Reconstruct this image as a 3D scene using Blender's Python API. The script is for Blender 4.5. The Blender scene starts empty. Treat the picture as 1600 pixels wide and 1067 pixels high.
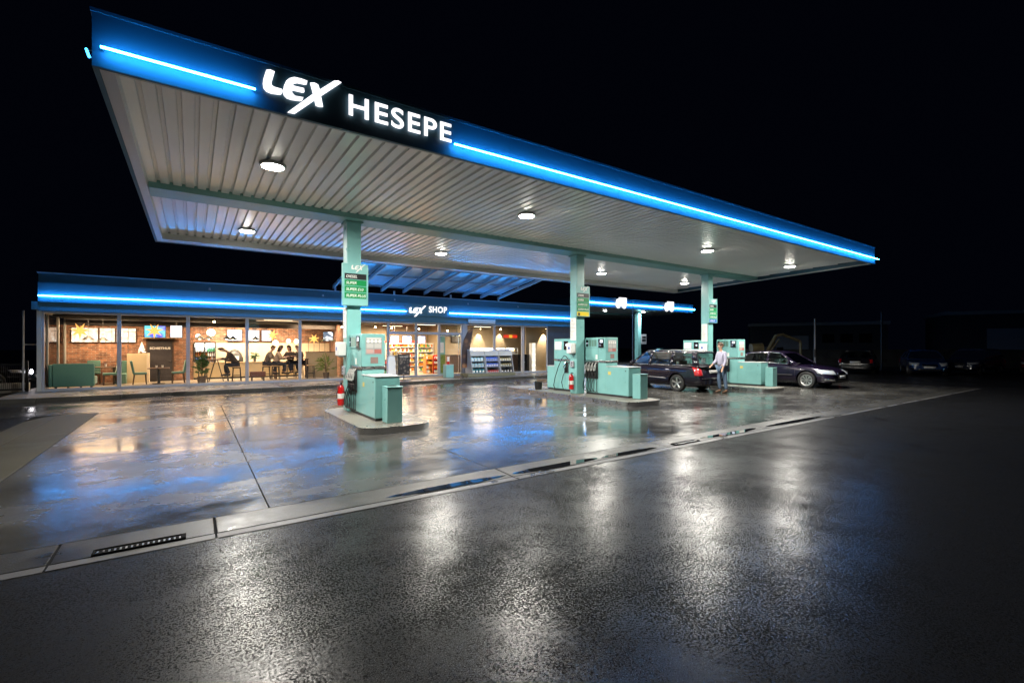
import bpy, bmesh, math, random
from mathutils import Vector, Matrix
R = math.radians
random.seed(7)
scene = bpy.context.scene
COL = scene.collection

# ------------------------------------------------------------------ camera, world, exposure
cam_data = bpy.data.cameras.new("camera")
cam = bpy.data.objects.new("camera", cam_data)
COL.objects.link(cam)
cam.location = (0, 0, 1.68)
cam.rotation_euler = (R(90), 0, R(-34.29))
cam_data.sensor_width = 36.0
cam_data.sensor_fit = 'HORIZONTAL'
cam_data.lens = 36 * 731 / 1600
cam_data.shift_y = 7.5 / 1600
cam_data.clip_start = 0.05
cam_data.clip_end = 2000
scene.camera = cam
world = bpy.data.worlds.new("World")
scene.world = world
world.use_nodes = True
wb = world.node_tree.nodes["Background"]
wb.inputs[0].default_value = (0.22, 0.34, 1.0, 1)
wb.inputs[1].default_value = 0.0010
scene.view_settings.view_transform = 'Standard'
scene.view_settings.look = 'None'
scene.view_settings.exposure = 1.2
scene.view_settings.gamma = 1.0
scene.render.engine = 'CYCLES'
try:
    scene.cycles.max_bounces = 8
    scene.cycles.diffuse_bounces = 3
    scene.cycles.glossy_bounces = 4
    scene.cycles.transparent_max_bounces = 12
    scene.cycles.sample_clamp_indirect = 6.0
    scene.cycles.use_denoising = True
    scene.cycles.use_light_tree = True
except Exception:
    pass

# ------------------------------------------------------------------ helpers
class MB:
    """collects simple solids; build() links them as one mesh object"""
    def __init__(s):
        s.v = []; s.f = []; s.m = []
    def add(s, vs, fs, m=0):
        b = len(s.v)
        s.v += [tuple(v) for v in vs]
        s.f += [tuple(b + i for i in f) for f in fs]
        s.m += [m] * len(fs)
        return s
    def box(s, x0, x1, y0, y1, z0, z1, m=0):
        if x0 > x1: x0, x1 = x1, x0
        if y0 > y1: y0, y1 = y1, y0
        if z0 > z1: z0, z1 = z1, z0
        vs = [(x0,y0,z0),(x1,y0,z0),(x1,y1,z0),(x0,y1,z0),(x0,y0,z1),(x1,y0,z1),(x1,y1,z1),(x0,y1,z1)]
        fs = [(0,3,2,1),(4,5,6,7),(0,1,5,4),(1,2,6,5),(2,3,7,6),(3,0,4,7)]
        return s.add(vs, fs, m)
    def quad(s, a, b, c, d, m=0):
        return s.add([a, b, c, d], [(0,1,2,3)], m)
    def prism(s, pts, axis, a0, a1, m=0):
        """pts 2-D; axis = extrusion axis. x: (y,z) y: (x,z) z: (x,y)"""
        def P(p, a):
            return {'x': (a, p[0], p[1]), 'y': (p[0], a, p[1]), 'z': (p[0], p[1], a)}[axis]
        n = len(pts)
        vs = [P(p, a0) for p in pts] + [P(p, a1) for p in pts]
        fs = [tuple(range(n))[::-1], tuple(range(n, 2*n))]
        fs += [(i, (i+1) % n, n + (i+1) % n, n + i) for i in range(n)]
        return s.add(vs, fs, m)
    def tube(s, path, r, n=8, m=0, caps=True):
        path = [Vector(p) for p in path]
        rs = r if isinstance(r, (list, tuple)) else [r] * len(path)
        vs = []; fs = []
        prev = None
        for i, p in enumerate(path):
            if i == 0: t = path[1] - path[0]
            elif i == len(path) - 1: t = path[-1] - path[-2]
            else: t = path[i+1] - path[i-1]
            t.normalize()
            if prev is None:
                u = t.orthogonal().normalized()
            else:
                u = (prev - t * prev.dot(t))
                u = u.normalized() if u.length > 1e-6 else t.orthogonal().normalized()
            prev = u
            w = t.cross(u)
            for k in range(n):
                a = 2 * math.pi * k / n
                vs.append(p + (u * math.cos(a) + w * math.sin(a)) * rs[i])
        for i in range(len(path) - 1):
            for k in range(n):
                fs.append((i*n+k, i*n+(k+1) % n, (i+1)*n+(k+1) % n, (i+1)*n+k))
        if caps:
            fs.append(tuple(range(n))[::-1]); L = (len(path)-1)*n
            fs.append(tuple(range(L, L+n)))
        return s.add(vs, fs, m)
    def cyl(s, x, y, z0, z1, r, r2=None, n=24, m=0):
        return s.tube([(x,y,z0),(x,y,z1)], [r, r if r2 is None else r2], n, m)
    def lathe(s, prof, c=(0,0,0), axis='z', n=28, m=0):
        """prof list of (r, h)"""
        vs = []; fs = []
        for r, h in prof:
            for k in range(n):
                a = 2*math.pi*k/n
                p = (r*math.cos(a), r*math.sin(a), h)
                if axis == 'x': p = (h, r*math.cos(a), r*math.sin(a))
                if axis == 'y': p = (r*math.cos(a), h, -r*math.sin(a))
                vs.append((p[0]+c[0], p[1]+c[1], p[2]+c[2]))
        for i in range(len(prof)-1):
            for k in range(n):
                fs.append((i*n+k, i*n+(k+1) % n, (i+1)*n+(k+1) % n, (i+1)*n+k))
        return s.add(vs, fs, m)
    def build(s, name, mats, parent=None, loc=None, bevel=0, seg=2, smooth=True, fix=True):
        me = bpy.data.meshes.new(name)
        me.from_pydata(s.v, [], s.f)
        if not isinstance(mats, (list, tuple)): mats = [mats]
        for mt in mats: me.materials.append(mt)
        for p, mi in zip(me.polygons, s.m): p.material_index = mi
        if fix:
            bm = bmesh.new(); bm.from_mesh(me)
            bmesh.ops.recalc_face_normals(bm, faces=bm.faces)
            bm.to_mesh(me); bm.free()
        if smooth:
            me.shade_smooth(); me.set_sharp_from_angle(angle=R(38))
        me.update()
        o = bpy.data.objects.new(name, me)
        COL.objects.link(o)
        if loc: o.location = loc
        if parent: o.parent = parent
        if bevel:
            b = o.modifiers.new("bevel", 'BEVEL'); b.width = bevel; b.segments = seg
            b.limit_method = 'ANGLE'; b.angle_limit = R(40); b.harden_normals = False
        return o

def tag(o, label=None, cat=None, group=None, kind=None):
    if label: o['label'] = label
    if cat: o['category'] = cat
    if group: o['group'] = group
    if kind: o['kind'] = kind
    return o
def thing(name, label, cat, loc=(0,0,0), rz=0, group=None):
    o = bpy.data.objects.new(name, None); o.empty_display_size = .1
    COL.objects.link(o); o.location = loc; o.rotation_euler = (0, 0, rz)
    return tag(o, label, cat, group)
def kids(o):
    return [c for c in list(bpy.data.objects) if c.parent == o]
def copy_tree(o, parent=None):
    c = o.copy(); COL.objects.link(c)
    if parent: c.parent = parent
    for ch in kids(o): copy_tree(ch, c)
    return c
def dup(o, label, loc, rz=None):
    c = copy_tree(o); c.location = loc
    if rz is not None: c.rotation_euler = (0, 0, rz)
    c['label'] = label
    return c
def baked(o):
    """apply all modifiers of o without operators"""
    dg = bpy.context.evaluated_depsgraph_get()
    me = bpy.data.meshes.new_from_object(o.evaluated_get(dg))
    me.name = o.name
    o.modifiers.clear(); o.data = me
    return o
def text_mesh(name, body, size, mat, parent=None, loc=(0,0,0), rot=(R(90),0,0), extrude=.004, offset=0, shear=0,
              align='LEFT', width=None, space=1.0):
    c = bpy.data.curves.new(name, 'FONT'); c.body = body; c.size = size; c.extrude = extrude
    c.offset = offset; c.shear = shear; c.align_x = align; c.space_character = space
    t = bpy.data.objects.new(name + "_tmp", c); COL.objects.link(t)
    dg = bpy.context.evaluated_depsgraph_get()
    me = bpy.data.meshes.new_from_object(t.evaluated_get(dg))
    bpy.data.objects.remove(t); 
    if width:
        xs = [v.co.x for v in me.vertices]; k = width / (max(xs) - min(xs)); x0 = min(xs) if align == 'LEFT' else 0
        for v in me.vertices: v.co.x = (v.co.x - x0) * k
    me.name = name; me.materials.clear(); me.materials.append(mat)
    o = bpy.data.objects.new(name, me); COL.objects.link(o)
    o.location = loc; o.rotation_euler = rot
    if parent: o.parent = parent
    return o

# ------------------------------------------------------------------ materials
def mat(name, base=(.5,.5,.5), rough=.5, metal=0, emit=None, es=0, coat=0, coat_r=.05, spec=.5, vary=0, vscale=3, bump=0, bscale=40, sheen=0, rvar=0):
    m = bpy.data.materials.new(name); m.use_nodes = True
    nt = m.node_tree; b = nt.nodes["Principled BSDF"]
    b.inputs['Base Color'].default_value = (*base, 1)
    b.inputs['Roughness'].default_value = rough
    b.inputs['Metallic'].default_value = metal
    b.inputs['Specular IOR Level'].default_value = spec
    b.inputs['Coat Weight'].default_value = coat
    b.inputs['Coat Roughness'].default_value = coat_r
    if sheen: b.inputs['Sheen Weight'].default_value = sheen
    if emit:
        b.inputs['Emission Color'].default_value = (*emit, 1)
        b.inputs['Emission Strength'].default_value = es
    if vary or bump or rvar:
        tc = nt.nodes.new('ShaderNodeTexCoord')
    if vary or rvar:
        n = nt.nodes.new('ShaderNodeTexNoise'); n.inputs['Scale'].default_value = vscale; n.inputs['Detail'].default_value = 6
        nt.links.new(tc.outputs['Object'], n.inputs['Vector'])
    if vary:
        mr = nt.nodes.new('ShaderNodeMapRange'); mr.inputs[1].default_value = .3; mr.inputs[2].default_value = .7
        mr.inputs[3].default_value = 1 - vary; mr.inputs[4].default_value = 1 + vary
        nt.links.new(n.outputs['Fac'], mr.inputs[0])
        mx = nt.nodes.new('ShaderNodeMix'); mx.data_type = 'RGBA'; mx.blend_type = 'MULTIPLY'; mx.inputs[0].default_value = 1
        mx.inputs[6].default_value = (*base, 1)
        nt.links.new(mr.outputs[0], mx.inputs[7]); nt.links.new(mx.outputs[2], b.inputs['Base Color'])
    if rvar:
        m2 = nt.nodes.new('ShaderNodeMapRange'); m2.inputs[1].default_value = .3; m2.inputs[2].default_value = .7
        m2.inputs[3].default_value = max(0, rough - rvar); m2.inputs[4].default_value = rough + rvar
        nt.links.new(n.outputs['Fac'], m2.inputs[0]); nt.links.new(m2.outputs[0], b.inputs['Roughness'])
    if bump:
        n2 = nt.nodes.new('ShaderNodeTexNoise'); n2.inputs['Scale'].default_value = bscale; n2.inputs['Detail'].default_value = 4
        nt.links.new(tc.outputs['Object'], n2.inputs['Vector'])
        bp = nt.nodes.new('ShaderNodeBump'); bp.inputs['Strength'].default_value = bump; bp.inputs['Distance'].default_value = .01
        nt.links.new(n2.outputs['Fac'], bp.inputs['Height']); nt.links.new(bp.outputs[0], b.inputs['Normal'])
    return m
def emat(name, col, s, base=(.02,.02,.02)):
    return mat(name, base, .5, emit=col, es=s)
def glass(name, tint=(1,1,1), refl=.06, rough=0.0):
    m = bpy.data.materials.new(name); m.use_nodes = True; nt = m.node_tree; nt.nodes.clear()
    out = nt.nodes.new('ShaderNodeOutputMaterial'); t = nt.nodes.new('ShaderNodeBsdfTransparent'); t.inputs[0].default_value = (*tint, 1)
    g = nt.nodes.new('ShaderNodeBsdfGlossy'); g.inputs['Roughness'].default_value = rough
    lw = nt.nodes.new('ShaderNodeFresnel'); lw.inputs['IOR'].default_value = 1.5
    mr = nt.nodes.new('ShaderNodeMath'); mr.operation = 'MAXIMUM'; mr.inputs[1].default_value = refl
    nt.links.new(lw.outputs[0], mr.inputs[0])
    mx = nt.nodes.new('ShaderNodeMixShader')
    nt.links.new(mr.outputs[0], mx.inputs[0]); nt.links.new(t.outputs[0], mx.inputs[1]); nt.links.new(g.outputs[0], mx.inputs[2])
    nt.links.new(mx.outputs[0], out.inputs[0])
    return m
def wet_ground(name, c0, c1, wet_scale, r_dry, r_wet, bump_dry, bump_wet, fine, speck=0.0, wet_lo=.45, wet_hi=.58, dist=.01, stretch=(1,1,1), dark_wet=.8, spec=.5):
    m = bpy.data.materials.new(name); m.use_nodes = True; nt = m.node_tree; b = nt.nodes["Principled BSDF"]
    N = nt.nodes.new; L = nt.links.new
    geo = N('ShaderNodeNewGeometry'); mp = N('ShaderNodeMapping'); mp.inputs['Scale'].default_value = stretch
    L(geo.outputs['Position'], mp.inputs['Vector'])
    wet = N('ShaderNodeTexNoise'); wet.inputs['Scale'].default_value = wet_scale; wet.inputs['Detail'].default_value = 3; wet.inputs['Roughness'].default_value = .5
    wet.inputs['Distortion'].default_value = 0
    L(mp.outputs[0], wet.inputs['Vector'])
    wm = N('ShaderNodeMapRange'); wm.inputs[1].default_value = wet_lo; wm.inputs[2].default_value = wet_hi; wm.interpolation_type = 'SMOOTHSTEP'
    w2 = N('ShaderNodeTexNoise'); w2.inputs['Scale'].default_value = wet_scale*5.5; w2.inputs['Detail'].default_value = 4; w2.inputs['Roughness'].default_value = .6
    L(mp.outputs[0], w2.inputs['Vector'])
    wa = N('ShaderNodeMix'); wa.data_type = 'FLOAT'; wa.inputs[0].default_value = .36; L(wet.outputs['Fac'], wa.inputs[2]); L(w2.outputs['Fac'], wa.inputs[3])
    L(wa.outputs[0], wm.inputs[0])
    # colour
    bl = N('ShaderNodeTexNoise'); bl.inputs['Scale'].default_value = .9; bl.inputs['Detail'].default_value = 7; bl.inputs['Roughness'].default_value = .6
    L(geo.outputs['Position'], bl.inputs['Vector'])
    cm = N('ShaderNodeMix'); cm.data_type = 'RGBA'; cm.inputs[6].default_value = (*c0, 1); cm.inputs[7].default_value = (*c1, 1)
    bm_ = N('ShaderNodeMapRange'); bm_.inputs[1].default_value = .18; bm_.inputs[2].default_value = .82
    L(bl.outputs['Fac'], bm_.inputs[0]); L(bm_.outputs[0], cm.inputs[0])
    gr = N('ShaderNodeTexNoise'); gr.inputs['Scale'].default_value = fine; gr.inputs['Detail'].default_value = 3; gr.inputs['Roughness'].default_value = .7
    L(geo.outputs['Position'], gr.inputs['Vector'])
    gm = N('ShaderNodeMapRange'); gm.inputs[1].default_value = .3; gm.inputs[2].default_value = .7; gm.inputs[3].default_value = 1 - speck; gm.inputs[4].default_value = 1 + speck
    L(gr.outputs['Fac'], gm.inputs[0])
    c2 = N('ShaderNodeMix'); c2.data_type = 'RGBA'; c2.blend_type = 'MULTIPLY'; c2.inputs[0].default_value = 1
    L(cm.outputs[2], c2.inputs[6]); L(gm.outputs[0], c2.inputs[7])
    c3 = N('ShaderNodeMix'); c3.data_type = 'RGBA'; c3.blend_type = 'MULTIPLY'; c3.inputs[7].default_value = (dark_wet, dark_wet, dark_wet, 1)
    L(wm.outputs[0], c3.inputs[0]); L(c2.outputs[2], c3.inputs[6]); L(c3.outputs[2], b.inputs['Base Color'])
    # roughness
    rr = N('ShaderNodeMapRange'); rr.inputs[3].default_value = r_dry; rr.inputs[4].default_value = r_wet
    L(wm.outputs[0], rr.inputs[0]); L(rr.outputs[0], b.inputs['Roughness'])
    # bump
    bs = N('ShaderNodeMapRange'); bs.inputs[3].default_value = bump_dry; bs.inputs[4].default_value = bump_wet
    L(wm.outputs[0], bs.inputs[0])
    g2 = N('ShaderNodeTexVoronoi'); g2.inputs['Scale'].default_value = fine * 1.1
    L(geo.outputs['Position'], g2.inputs['Vector'])
    ad = N('ShaderNodeMath'); ad.operation = 'ADD'
    L(gr.outputs['Fac'], ad.inputs[0]); L(g2.outputs['Distance'], ad.inputs[1])
    bp = N('ShaderNodeBump'); bp.inputs['Distance'].default_value = dist
    L(bs.outputs[0], bp.inputs['Strength']); L(ad.outputs[0], bp.inputs['Height']); L(bp.outputs[0], b.inputs['Normal'])
    b.inputs['Specular IOR Level'].default_value = spec
    return m
def asphalt_mat(name):
    """coarse asphalt under a thin film of water: shiny film broken by dull pits"""
    m = bpy.data.materials.new(name); m.use_nodes = True; nt = m.node_tree; b = nt.nodes["Principled BSDF"]
    N = nt.nodes.new; L = nt.links.new
    geo = N('ShaderNodeNewGeometry')
    def noise(s, d, r, dis=0):
        n = N('ShaderNodeTexNoise'); n.inputs['Scale'].default_value = s; n.inputs['Detail'].default_value = d; n.inputs['Roughness'].default_value = r
        n.inputs['Distortion'].default_value = dis; L(geo.outputs['Position'], n.inputs['Vector']); return n.outputs['Fac']
    def mr(src, a, b_, c, d, smooth=False):
        k = N('ShaderNodeMapRange'); k.inputs[1].default_value = a; k.inputs[2].default_value = b_; k.inputs[3].default_value = c; k.inputs[4].default_value = d
        if smooth: k.interpolation_type = 'SMOOTHSTEP'
        L(src, k.inputs[0]); return k.outputs[0]
    def math_(op, x, y):
        k = N('ShaderNodeMath'); k.operation = op
        for i, v in enumerate((x, y)):
            if isinstance(v, (int, float)): k.inputs[i].default_value = v
            else: L(v, k.inputs[i])
        return k.outputs[0]
    grain = math_('ADD', math_('MULTIPLY', noise(72, 5, .85), .80), math_('MULTIPLY', noise(24, 5, .8), .20))
    big = noise(.55, 4, .55, .4)
    mid = noise(3.2, 4, .6)
    off = math_('ADD', mr(big, .3, .7, -.045, .035), mr(mid, .3, .7, -.022, .018))
    film = mr(math_('ADD', grain, off), .462, .508, 0, 1, True)
    pool = mr(big, .62, .74, 0, 1, True)
    rf = mr(pool, 0, 1, .26, .12)
    k = N('ShaderNodeMix'); k.data_type = 'FLOAT'; L(film, k.inputs[0]); k.inputs[2].default_value = .8; L(rf, k.inputs[3]); L(k.outputs[0], b.inputs['Roughness'])
    L(mr(film, 0, 1, .04, .22), b.inputs['Specular IOR Level'])
    chip_sparkle = mr(noise(120, 2, .5), .60, .72, .002, .085)  # pale stone chips, painted bright to serve as sparkles of light too
    tone = math_('ADD', math_('MULTIPLY', chip_sparkle, .6), mr(film, 0, 1, .002, .018)); c = N('ShaderNodeCombineColor'); L(tone, c.inputs[0]); L(tone, c.inputs[1]); L(math_('MULTIPLY', tone, 1.05), c.inputs[2]); L(c.outputs[0], b.inputs['Base Color'])
    bp = N('ShaderNodeBump'); bp.inputs['Distance'].default_value = .0012; L(mr(pool, 0, 1, .36, .10), bp.inputs['Strength']); L(grain, bp.inputs['Height']); L(bp.outputs[0], b.inputs['Normal'])
    return m
def brick_mat(name, c1, c2, mortar):
    m = bpy.data.materials.new(name); m.use_nodes = True; nt = m.node_tree; b = nt.nodes["Principled BSDF"]
    N = nt.nodes.new; L = nt.links.new
    geo = N('ShaderNodeNewGeometry'); sx = N('ShaderNodeSeparateXYZ'); L(geo.outputs['Position'], sx.inputs[0])
    ad = N('ShaderNodeMath'); ad.operation = 'ADD'; L(sx.outputs[0], ad.inputs[0]); L(sx.outputs[1], ad.inputs[1])
    cx = N('ShaderNodeCombineXYZ'); L(ad.outputs[0], cx.inputs[0]); L(sx.outputs[2], cx.inputs[1])
    br = N('ShaderNodeTexBrick'); br.inputs['Color1'].default_value = (*c1, 1); br.inputs['Color2'].default_value = (*c2, 1); br.inputs['Mortar'].default_value = (*mortar, 1)
    br.inputs['Scale'].default_value = 1; br.inputs['Brick Width'].default_value = .24; br.inputs['Row Height'].default_value = .075; br.inputs['Mortar Size'].default_value = .008
    L(cx.outputs[0], br.inputs['Vector']); 
    n = N('ShaderNodeTexNoise'); n.inputs['Scale'].default_value = 6; n.inputs['Detail'].default_value = 5; L(geo.outputs['Position'], n.inputs['Vector'])
    mr = N('ShaderNodeMapRange'); mr.inputs[1].default_value = .3; mr.inputs[2].default_value = .7; mr.inputs[3].default_value = .55; mr.inputs[4].default_value = 1.35; L(n.outputs['Fac'], mr.inputs[0])
    mx = N('ShaderNodeMix'); mx.data_type = 'RGBA'; mx.blend_type = 'MULTIPLY'; mx.inputs[0].default_value = 1
    L(br.outputs['Color'], mx.inputs[6]); L(mr.outputs[0], mx.inputs[7]); L(mx.outputs[2], b.inputs['Base Color'])
    b.inputs['Roughness'].default_value = .85
    return m

M = {}
M['asphalt'] = asphalt_mat('wet_asphalt')
M['concrete'] = wet_ground('wet_concrete', (.030,.029,.027), (.100,.096,.088), .45, .33, .085, .14, .04, 60, speck=.25, wet_lo=.34, wet_hi=.68, dist=.0025, stretch=(1,1.5,1), dark_wet=.6, spec=.34)
M['drystrip'] = wet_ground('damp_concrete', (.030,.027,.017), (.052,.047,.032), .5, .6, .4, .3, .2, 70, speck=.15, wet_lo=.5, wet_hi=.7, dist=.004, spec=.25)
M['kerb'] = wet_ground('kerb_concrete', (.018,.017,.015), (.070,.067,.060), 1.6, .42, .25, .35, .12, 80, speck=.3, wet_lo=.45, wet_hi=.68, dist=.004, dark_wet=.7, spec=.3)
M['backasphalt'] = wet_ground('wet_drive', (.035,.034,.034), (.06,.058,.055), .35, .3, .12, .4, .08, 70, speck=.3, wet_lo=.4, wet_hi=.6, dist=.005, stretch=(1,2,1))
M['paving'] = wet_ground('paving', (.15,.14,.12), (.22,.205,.18), .6, .5, .25, .3, .15, 50, speck=.15, dist=.004)
M['water'] = mat('puddle_water', (.012,.013,.014), .02, spec=.5)
M['joint'] = mat('joint_filler', (.006,.006,.006), .9, spec=.1)
M['kerbedge'] = wet_ground('kerb_edge', (.075,.072,.07), (.125,.12,.115), .9, .45, .25, .35, .12, 80, speck=.2, wet_lo=.5, wet_hi=.62, dist=.004, spec=.35)
M['teal'] = mat('teal_paint', (.20,.45,.44), .34, coat=.2, coat_r=.18, vary=.05, vscale=3.2, rvar=.08)
M['tealdark'] = mat('teal_fascia', (.024,.082,.112), .6, vary=.06, vscale=1.2)
M['tealbeam'] = mat('teal_beam', (.17,.36,.33), .38, vary=.06)
M['deck'] = mat('deck_sheet', (.80,.79,.77), .28, vary=.05, vscale=.7, coat=.2, coat_r=.1)
M['trim'] = mat('trim_sheet', (.44,.44,.42), .35)
M['white'] = mat('white_paint', (.75,.75,.73), .4)
M['paper'] = mat('paper', (.8,.78,.74), .6)
M['black'] = mat('black_rubber', (.012,.012,.012), .4)
M['blackgloss'] = mat('black_gloss', (.008,.008,.009), .15)
M['dark'] = mat('dark_metal', (.03,.03,.032), .45)
M['steel'] = mat('stainless', (.5,.5,.5), .32, 1, rvar=.1, vscale=8)
M['grey'] = mat('grey_frame', (.33,.34,.37), .4)
M['greylid'] = mat('grey_lid', (.42,.44,.44), .35)
M['red'] = mat('red_paint', (.55,.012,.012), .25, coat=.6)
M['green'] = mat('fuel_green', (.0,.22,.06), .4)
M['yellow'] = mat('fuel_yellow', (.8,.62,.02), .4)
M['bluel'] = mat('fuel_blue', (.02,.10,.4), .4)
M['blk'] = mat('fuel_black', (.01,.012,.014), .4)
M['silver'] = mat('silver_metal', (.72,.72,.72), .22, 1)
M['glass'] = glass('window_glass', (.97,.98,.98), .05)
M['carglass'] = glass('car_glass', (.66,.72,.70), .07)
M['roofglass'] = glass('roof_glass', (.55,.65,.8), .12, .12)
_nt = M['roofglass'].node_tree; _o = [n for n in _nt.nodes if n.type == 'OUTPUT_MATERIAL'][0]; _m1 = _o.inputs[0].links[0].from_node
_d = _nt.nodes.new('ShaderNodeBsdfPrincipled'); _d.inputs['Base Color'].default_value = (.35,.62,.85,1); _d.inputs['Roughness'].default_value = .2  # blue put into the glass colour in patches, for its blue reflections
_mx = _nt.nodes.new('ShaderNodeMixShader'); _n = _nt.nodes.new('ShaderNodeTexNoise'); _n.inputs['Scale'].default_value = .9
_r = _nt.nodes.new('ShaderNodeMapRange'); _r.inputs[1].default_value = .35; _r.inputs[2].default_value = .65; _r.inputs[3].default_value = .35; _r.inputs[4].default_value = 1.0
_nt.links.new(_n.outputs['Fac'], _r.inputs[0]); _nt.links.new(_r.outputs[0], _mx.inputs[0]); _nt.links.new(_m1.outputs[0], _mx.inputs[1]); _nt.links.new(_d.outputs[0], _mx.inputs[2]); _nt.links.new(_mx.outputs[0], _o.inputs[0])
M['led'] = emat('blue_led', (.035,.35,1.0), 34)
M['shopfascia'] = mat('shop_fascia', (.034,.125,.175), .55, vary=.06, vscale=1.2)
M['led_tip'] = emat('blue_led_tip', (.03,.34,1.0), 5)
M['led_big'] = emat('blue_led_canopy', (.03,.34,1.0), 50)
M['sign'] = emat('white_backlit', (1,.95,1), .85)
M['lamp'] = emat('lamp_lens', (1,.95,.84), 85)
M['warmbulb'] = emat('warm_bulb', (1,.66,.32), 35)
M['star'] = mat('paper_star', (.6,.4,.15), .7, emit=(1,.45,.10), es=.7)
M['white_screen'] = emat('lit_screen', (.75,.85,1), .8)
M['blue_screen'] = emat('blue_screen', (.10,.25,1), 1.0)
M['brick'] = brick_mat('red_brick', (.36,.15,.075), (.16,.07,.045), (.30,.25,.20))
M['brickdark'] = brick_mat('dark_brick', (.22,.10,.06), (.12,.06,.04), (.16,.12,.10))
M['cream'] = mat('cream_wall', (.62,.52,.38), .7, vary=.05)
M['tan'] = mat('tan_wall', (.34,.27,.18), .7, vary=.06)
M['beige'] = mat('beige_board', (.55,.44,.27), .65, vary=.05)
M['ceil'] = mat('dark_ceiling', (.045,.04,.042), .7)
M['floor'] = mat('shop_floor', (.30,.26,.21), .3, vary=.1)
M['wood'] = mat('dark_wood', (.09,.05,.03), .4, vary=.25, vscale=12)
M['woodlt'] = mat('light_wood', (.40,.27,.14), .45, vary=.15, vscale=10)
M['tealfab'] = mat('teal_fabric', (.10,.22,.18), .85, sheen=.3, bump=.2, bscale=200)
M['tealfab_dk'] = mat('teal_sofa', (.07,.20,.18), .7, bump=.15, bscale=120)
M['darkfab'] = mat('dark_fabric', (.03,.025,.025), .8)
M['leaf'] = mat('leaf_green', (.05,.11,.03), .5, vary=.3, vscale=8)
M['leafy'] = mat('leaf_yellowgreen', (.16,.24,.04), .5, vary=.3, vscale=8)
M['pot'] = mat('plant_pot', (.10,.07,.05), .6)
M['cladding'] = mat('dark_cladding', (.06,.065,.075), .5, vary=.1)
M['skin'] = mat('skin', (.50,.30,.21), .55)
M['chalk'] = mat('chalk_board', (.035,.03,.032), .6, vary=.2, vscale=5)
M['neon_r'] = emat('neon_red', (1,.05,.02), .45); M['neon_y'] = emat('neon_yellow', (1,.5,.05), .6)
# ================================================================== GROUND
def sheet(name, x0, x1, y0, y1, z, m, kind='structure'):
    o = MB().quad((x0,y0,z),(x1,y0,z),(x1,y1,z),(x0,y1,z)).build(name, m, smooth=False, fix=False)
    return tag(o, kind=kind)
sheet('asphalt_road', -300, 300, -300, 300, 0, M['asphalt'])
tag(sheet('forecourt_joints', -3.12, 25.8, 4.86, 15.62, .003, M['joint']))
XJ = [-1.95, .65, 3.35, 6.95, 10.3, 13.9, 17.5, 21.0, 23.5, 25.8]
YJ = [5.4, 9.37, 13.1, 15.62]
mb = MB(); g = .0045
for i in range(len(XJ)-1):
    for j in range(len(YJ)-1):
        mb.box(XJ[i]+g, XJ[i+1]-g, YJ[j]+g, YJ[j+1]-g, .002, .014)
tag(mb.build('forecourt_concrete', M['concrete'], bevel=.004, seg=1), kind='structure')
mb = MB()
mb.box(-2.66, -1.957-.01, 5.41, 15.61, .002, .012)
mb.prism([(-2.675,7.0),(-2.675,15.55),(-2.9,15.3),(-3.1,14.6),(-3.12,7.0)], 'z', .002, .010)
mb.box(-9, -2.68, 5.41, 6.99, .002, .010)
tag(mb.build('channel_strip', M['drystrip'], bevel=.004, seg=1), kind='structure')
KJ = [-9, -4.2, -.92, .17, 3.4, 6.52, 9.7, 12.9, 16.1, 19.3, 22.5, 25.8]
mb = MB()
for a, b in zip(KJ, KJ[1:]):
    mb.prism([(4.968,.001),(5.386,.001),(5.386,.018),(5.12,.012),(4.968,.007)], 'x', a+.012, b-.012)
tag(mb.build('gutter_kerb', M['kerb'], bevel=.004, seg=1), kind='structure')
mb = MB()
for a, b in zip(KJ, KJ[1:]): mb.box(a+.008, b-.008, 4.835, 4.952, .0005, .006)
tag(mb.build('kerb_edging', M['kerbedge'], bevel=.004, seg=1), kind='structure')
sheet('gutter_joint', -9, -3.12, 4.86, 5.4, .002, M['joint'])
# standing water in the gutter
def blob(name, pts, z, m):
    o = MB().add([(x, y, z) for x, y in pts], [tuple(range(len(pts)))]).build(name, m, smooth=False, fix=False)
    return tag(o, kind='structure')
def lens_pts(x0, x1, ya, yb, n=26, seed=1, blunt=.5):
    rr = random.Random(seed); up = []; lo = []
    for i in range(n+1):
        t = i/n; x = x0 + (x1-x0)*t
        w = (math.sin(math.pi*t))**blunt
        up.append((x, (ya+yb)/2 + (yb-ya)/2*w*(1+rr.uniform(-.12,.12))))
        lo.append((x, (ya+yb)/2 - (yb-ya)/2*w*(1+rr.uniform(-.12,.12))))
    return lo + up[::-1][1:-1]
blob('puddle', lens_pts(1.75, 3.36, 4.972, 5.13, seed=2, blunt=.7), .0125, M['water'])
blob('puddle', lens_pts(3.44, 5.0, 4.972, 5.15, seed=3, blunt=.5), .0125, M['water'])
blob('puddle', lens_pts(5.05, 6.35, 4.972, 5.12, seed=4, blunt=.6), .0125, M['water'])
blob('puddle', lens_pts(7.6, 9.5, 4.972, 5.2, seed=5, blunt=.6), .0125, M['water'])
blob('puddle', lens_pts(9.8, 12.4, 4.972, 5.15, seed=6, blunt=.6), .0125, M['water'])
sheet('shop_driveway', -40, 60, 15.64, 19.6, .006, M['backasphalt'])
# shop pavement
mb = MB()
mb.box(-4.9, 30, 19.75, 30, .0, .118)
tag(mb.build('shop_pavement', M['paving'], bevel=.012), kind='structure')
mb = MB()
x = -4.9
while x < 30:
    mb.box(x+.004, min(x+1, 30)-.004, 19.62, 19.745, 0, .125); x += 1
tag(mb.build('pavement_kerb', M['kerb'], bevel=.01), kind='structure')
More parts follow.
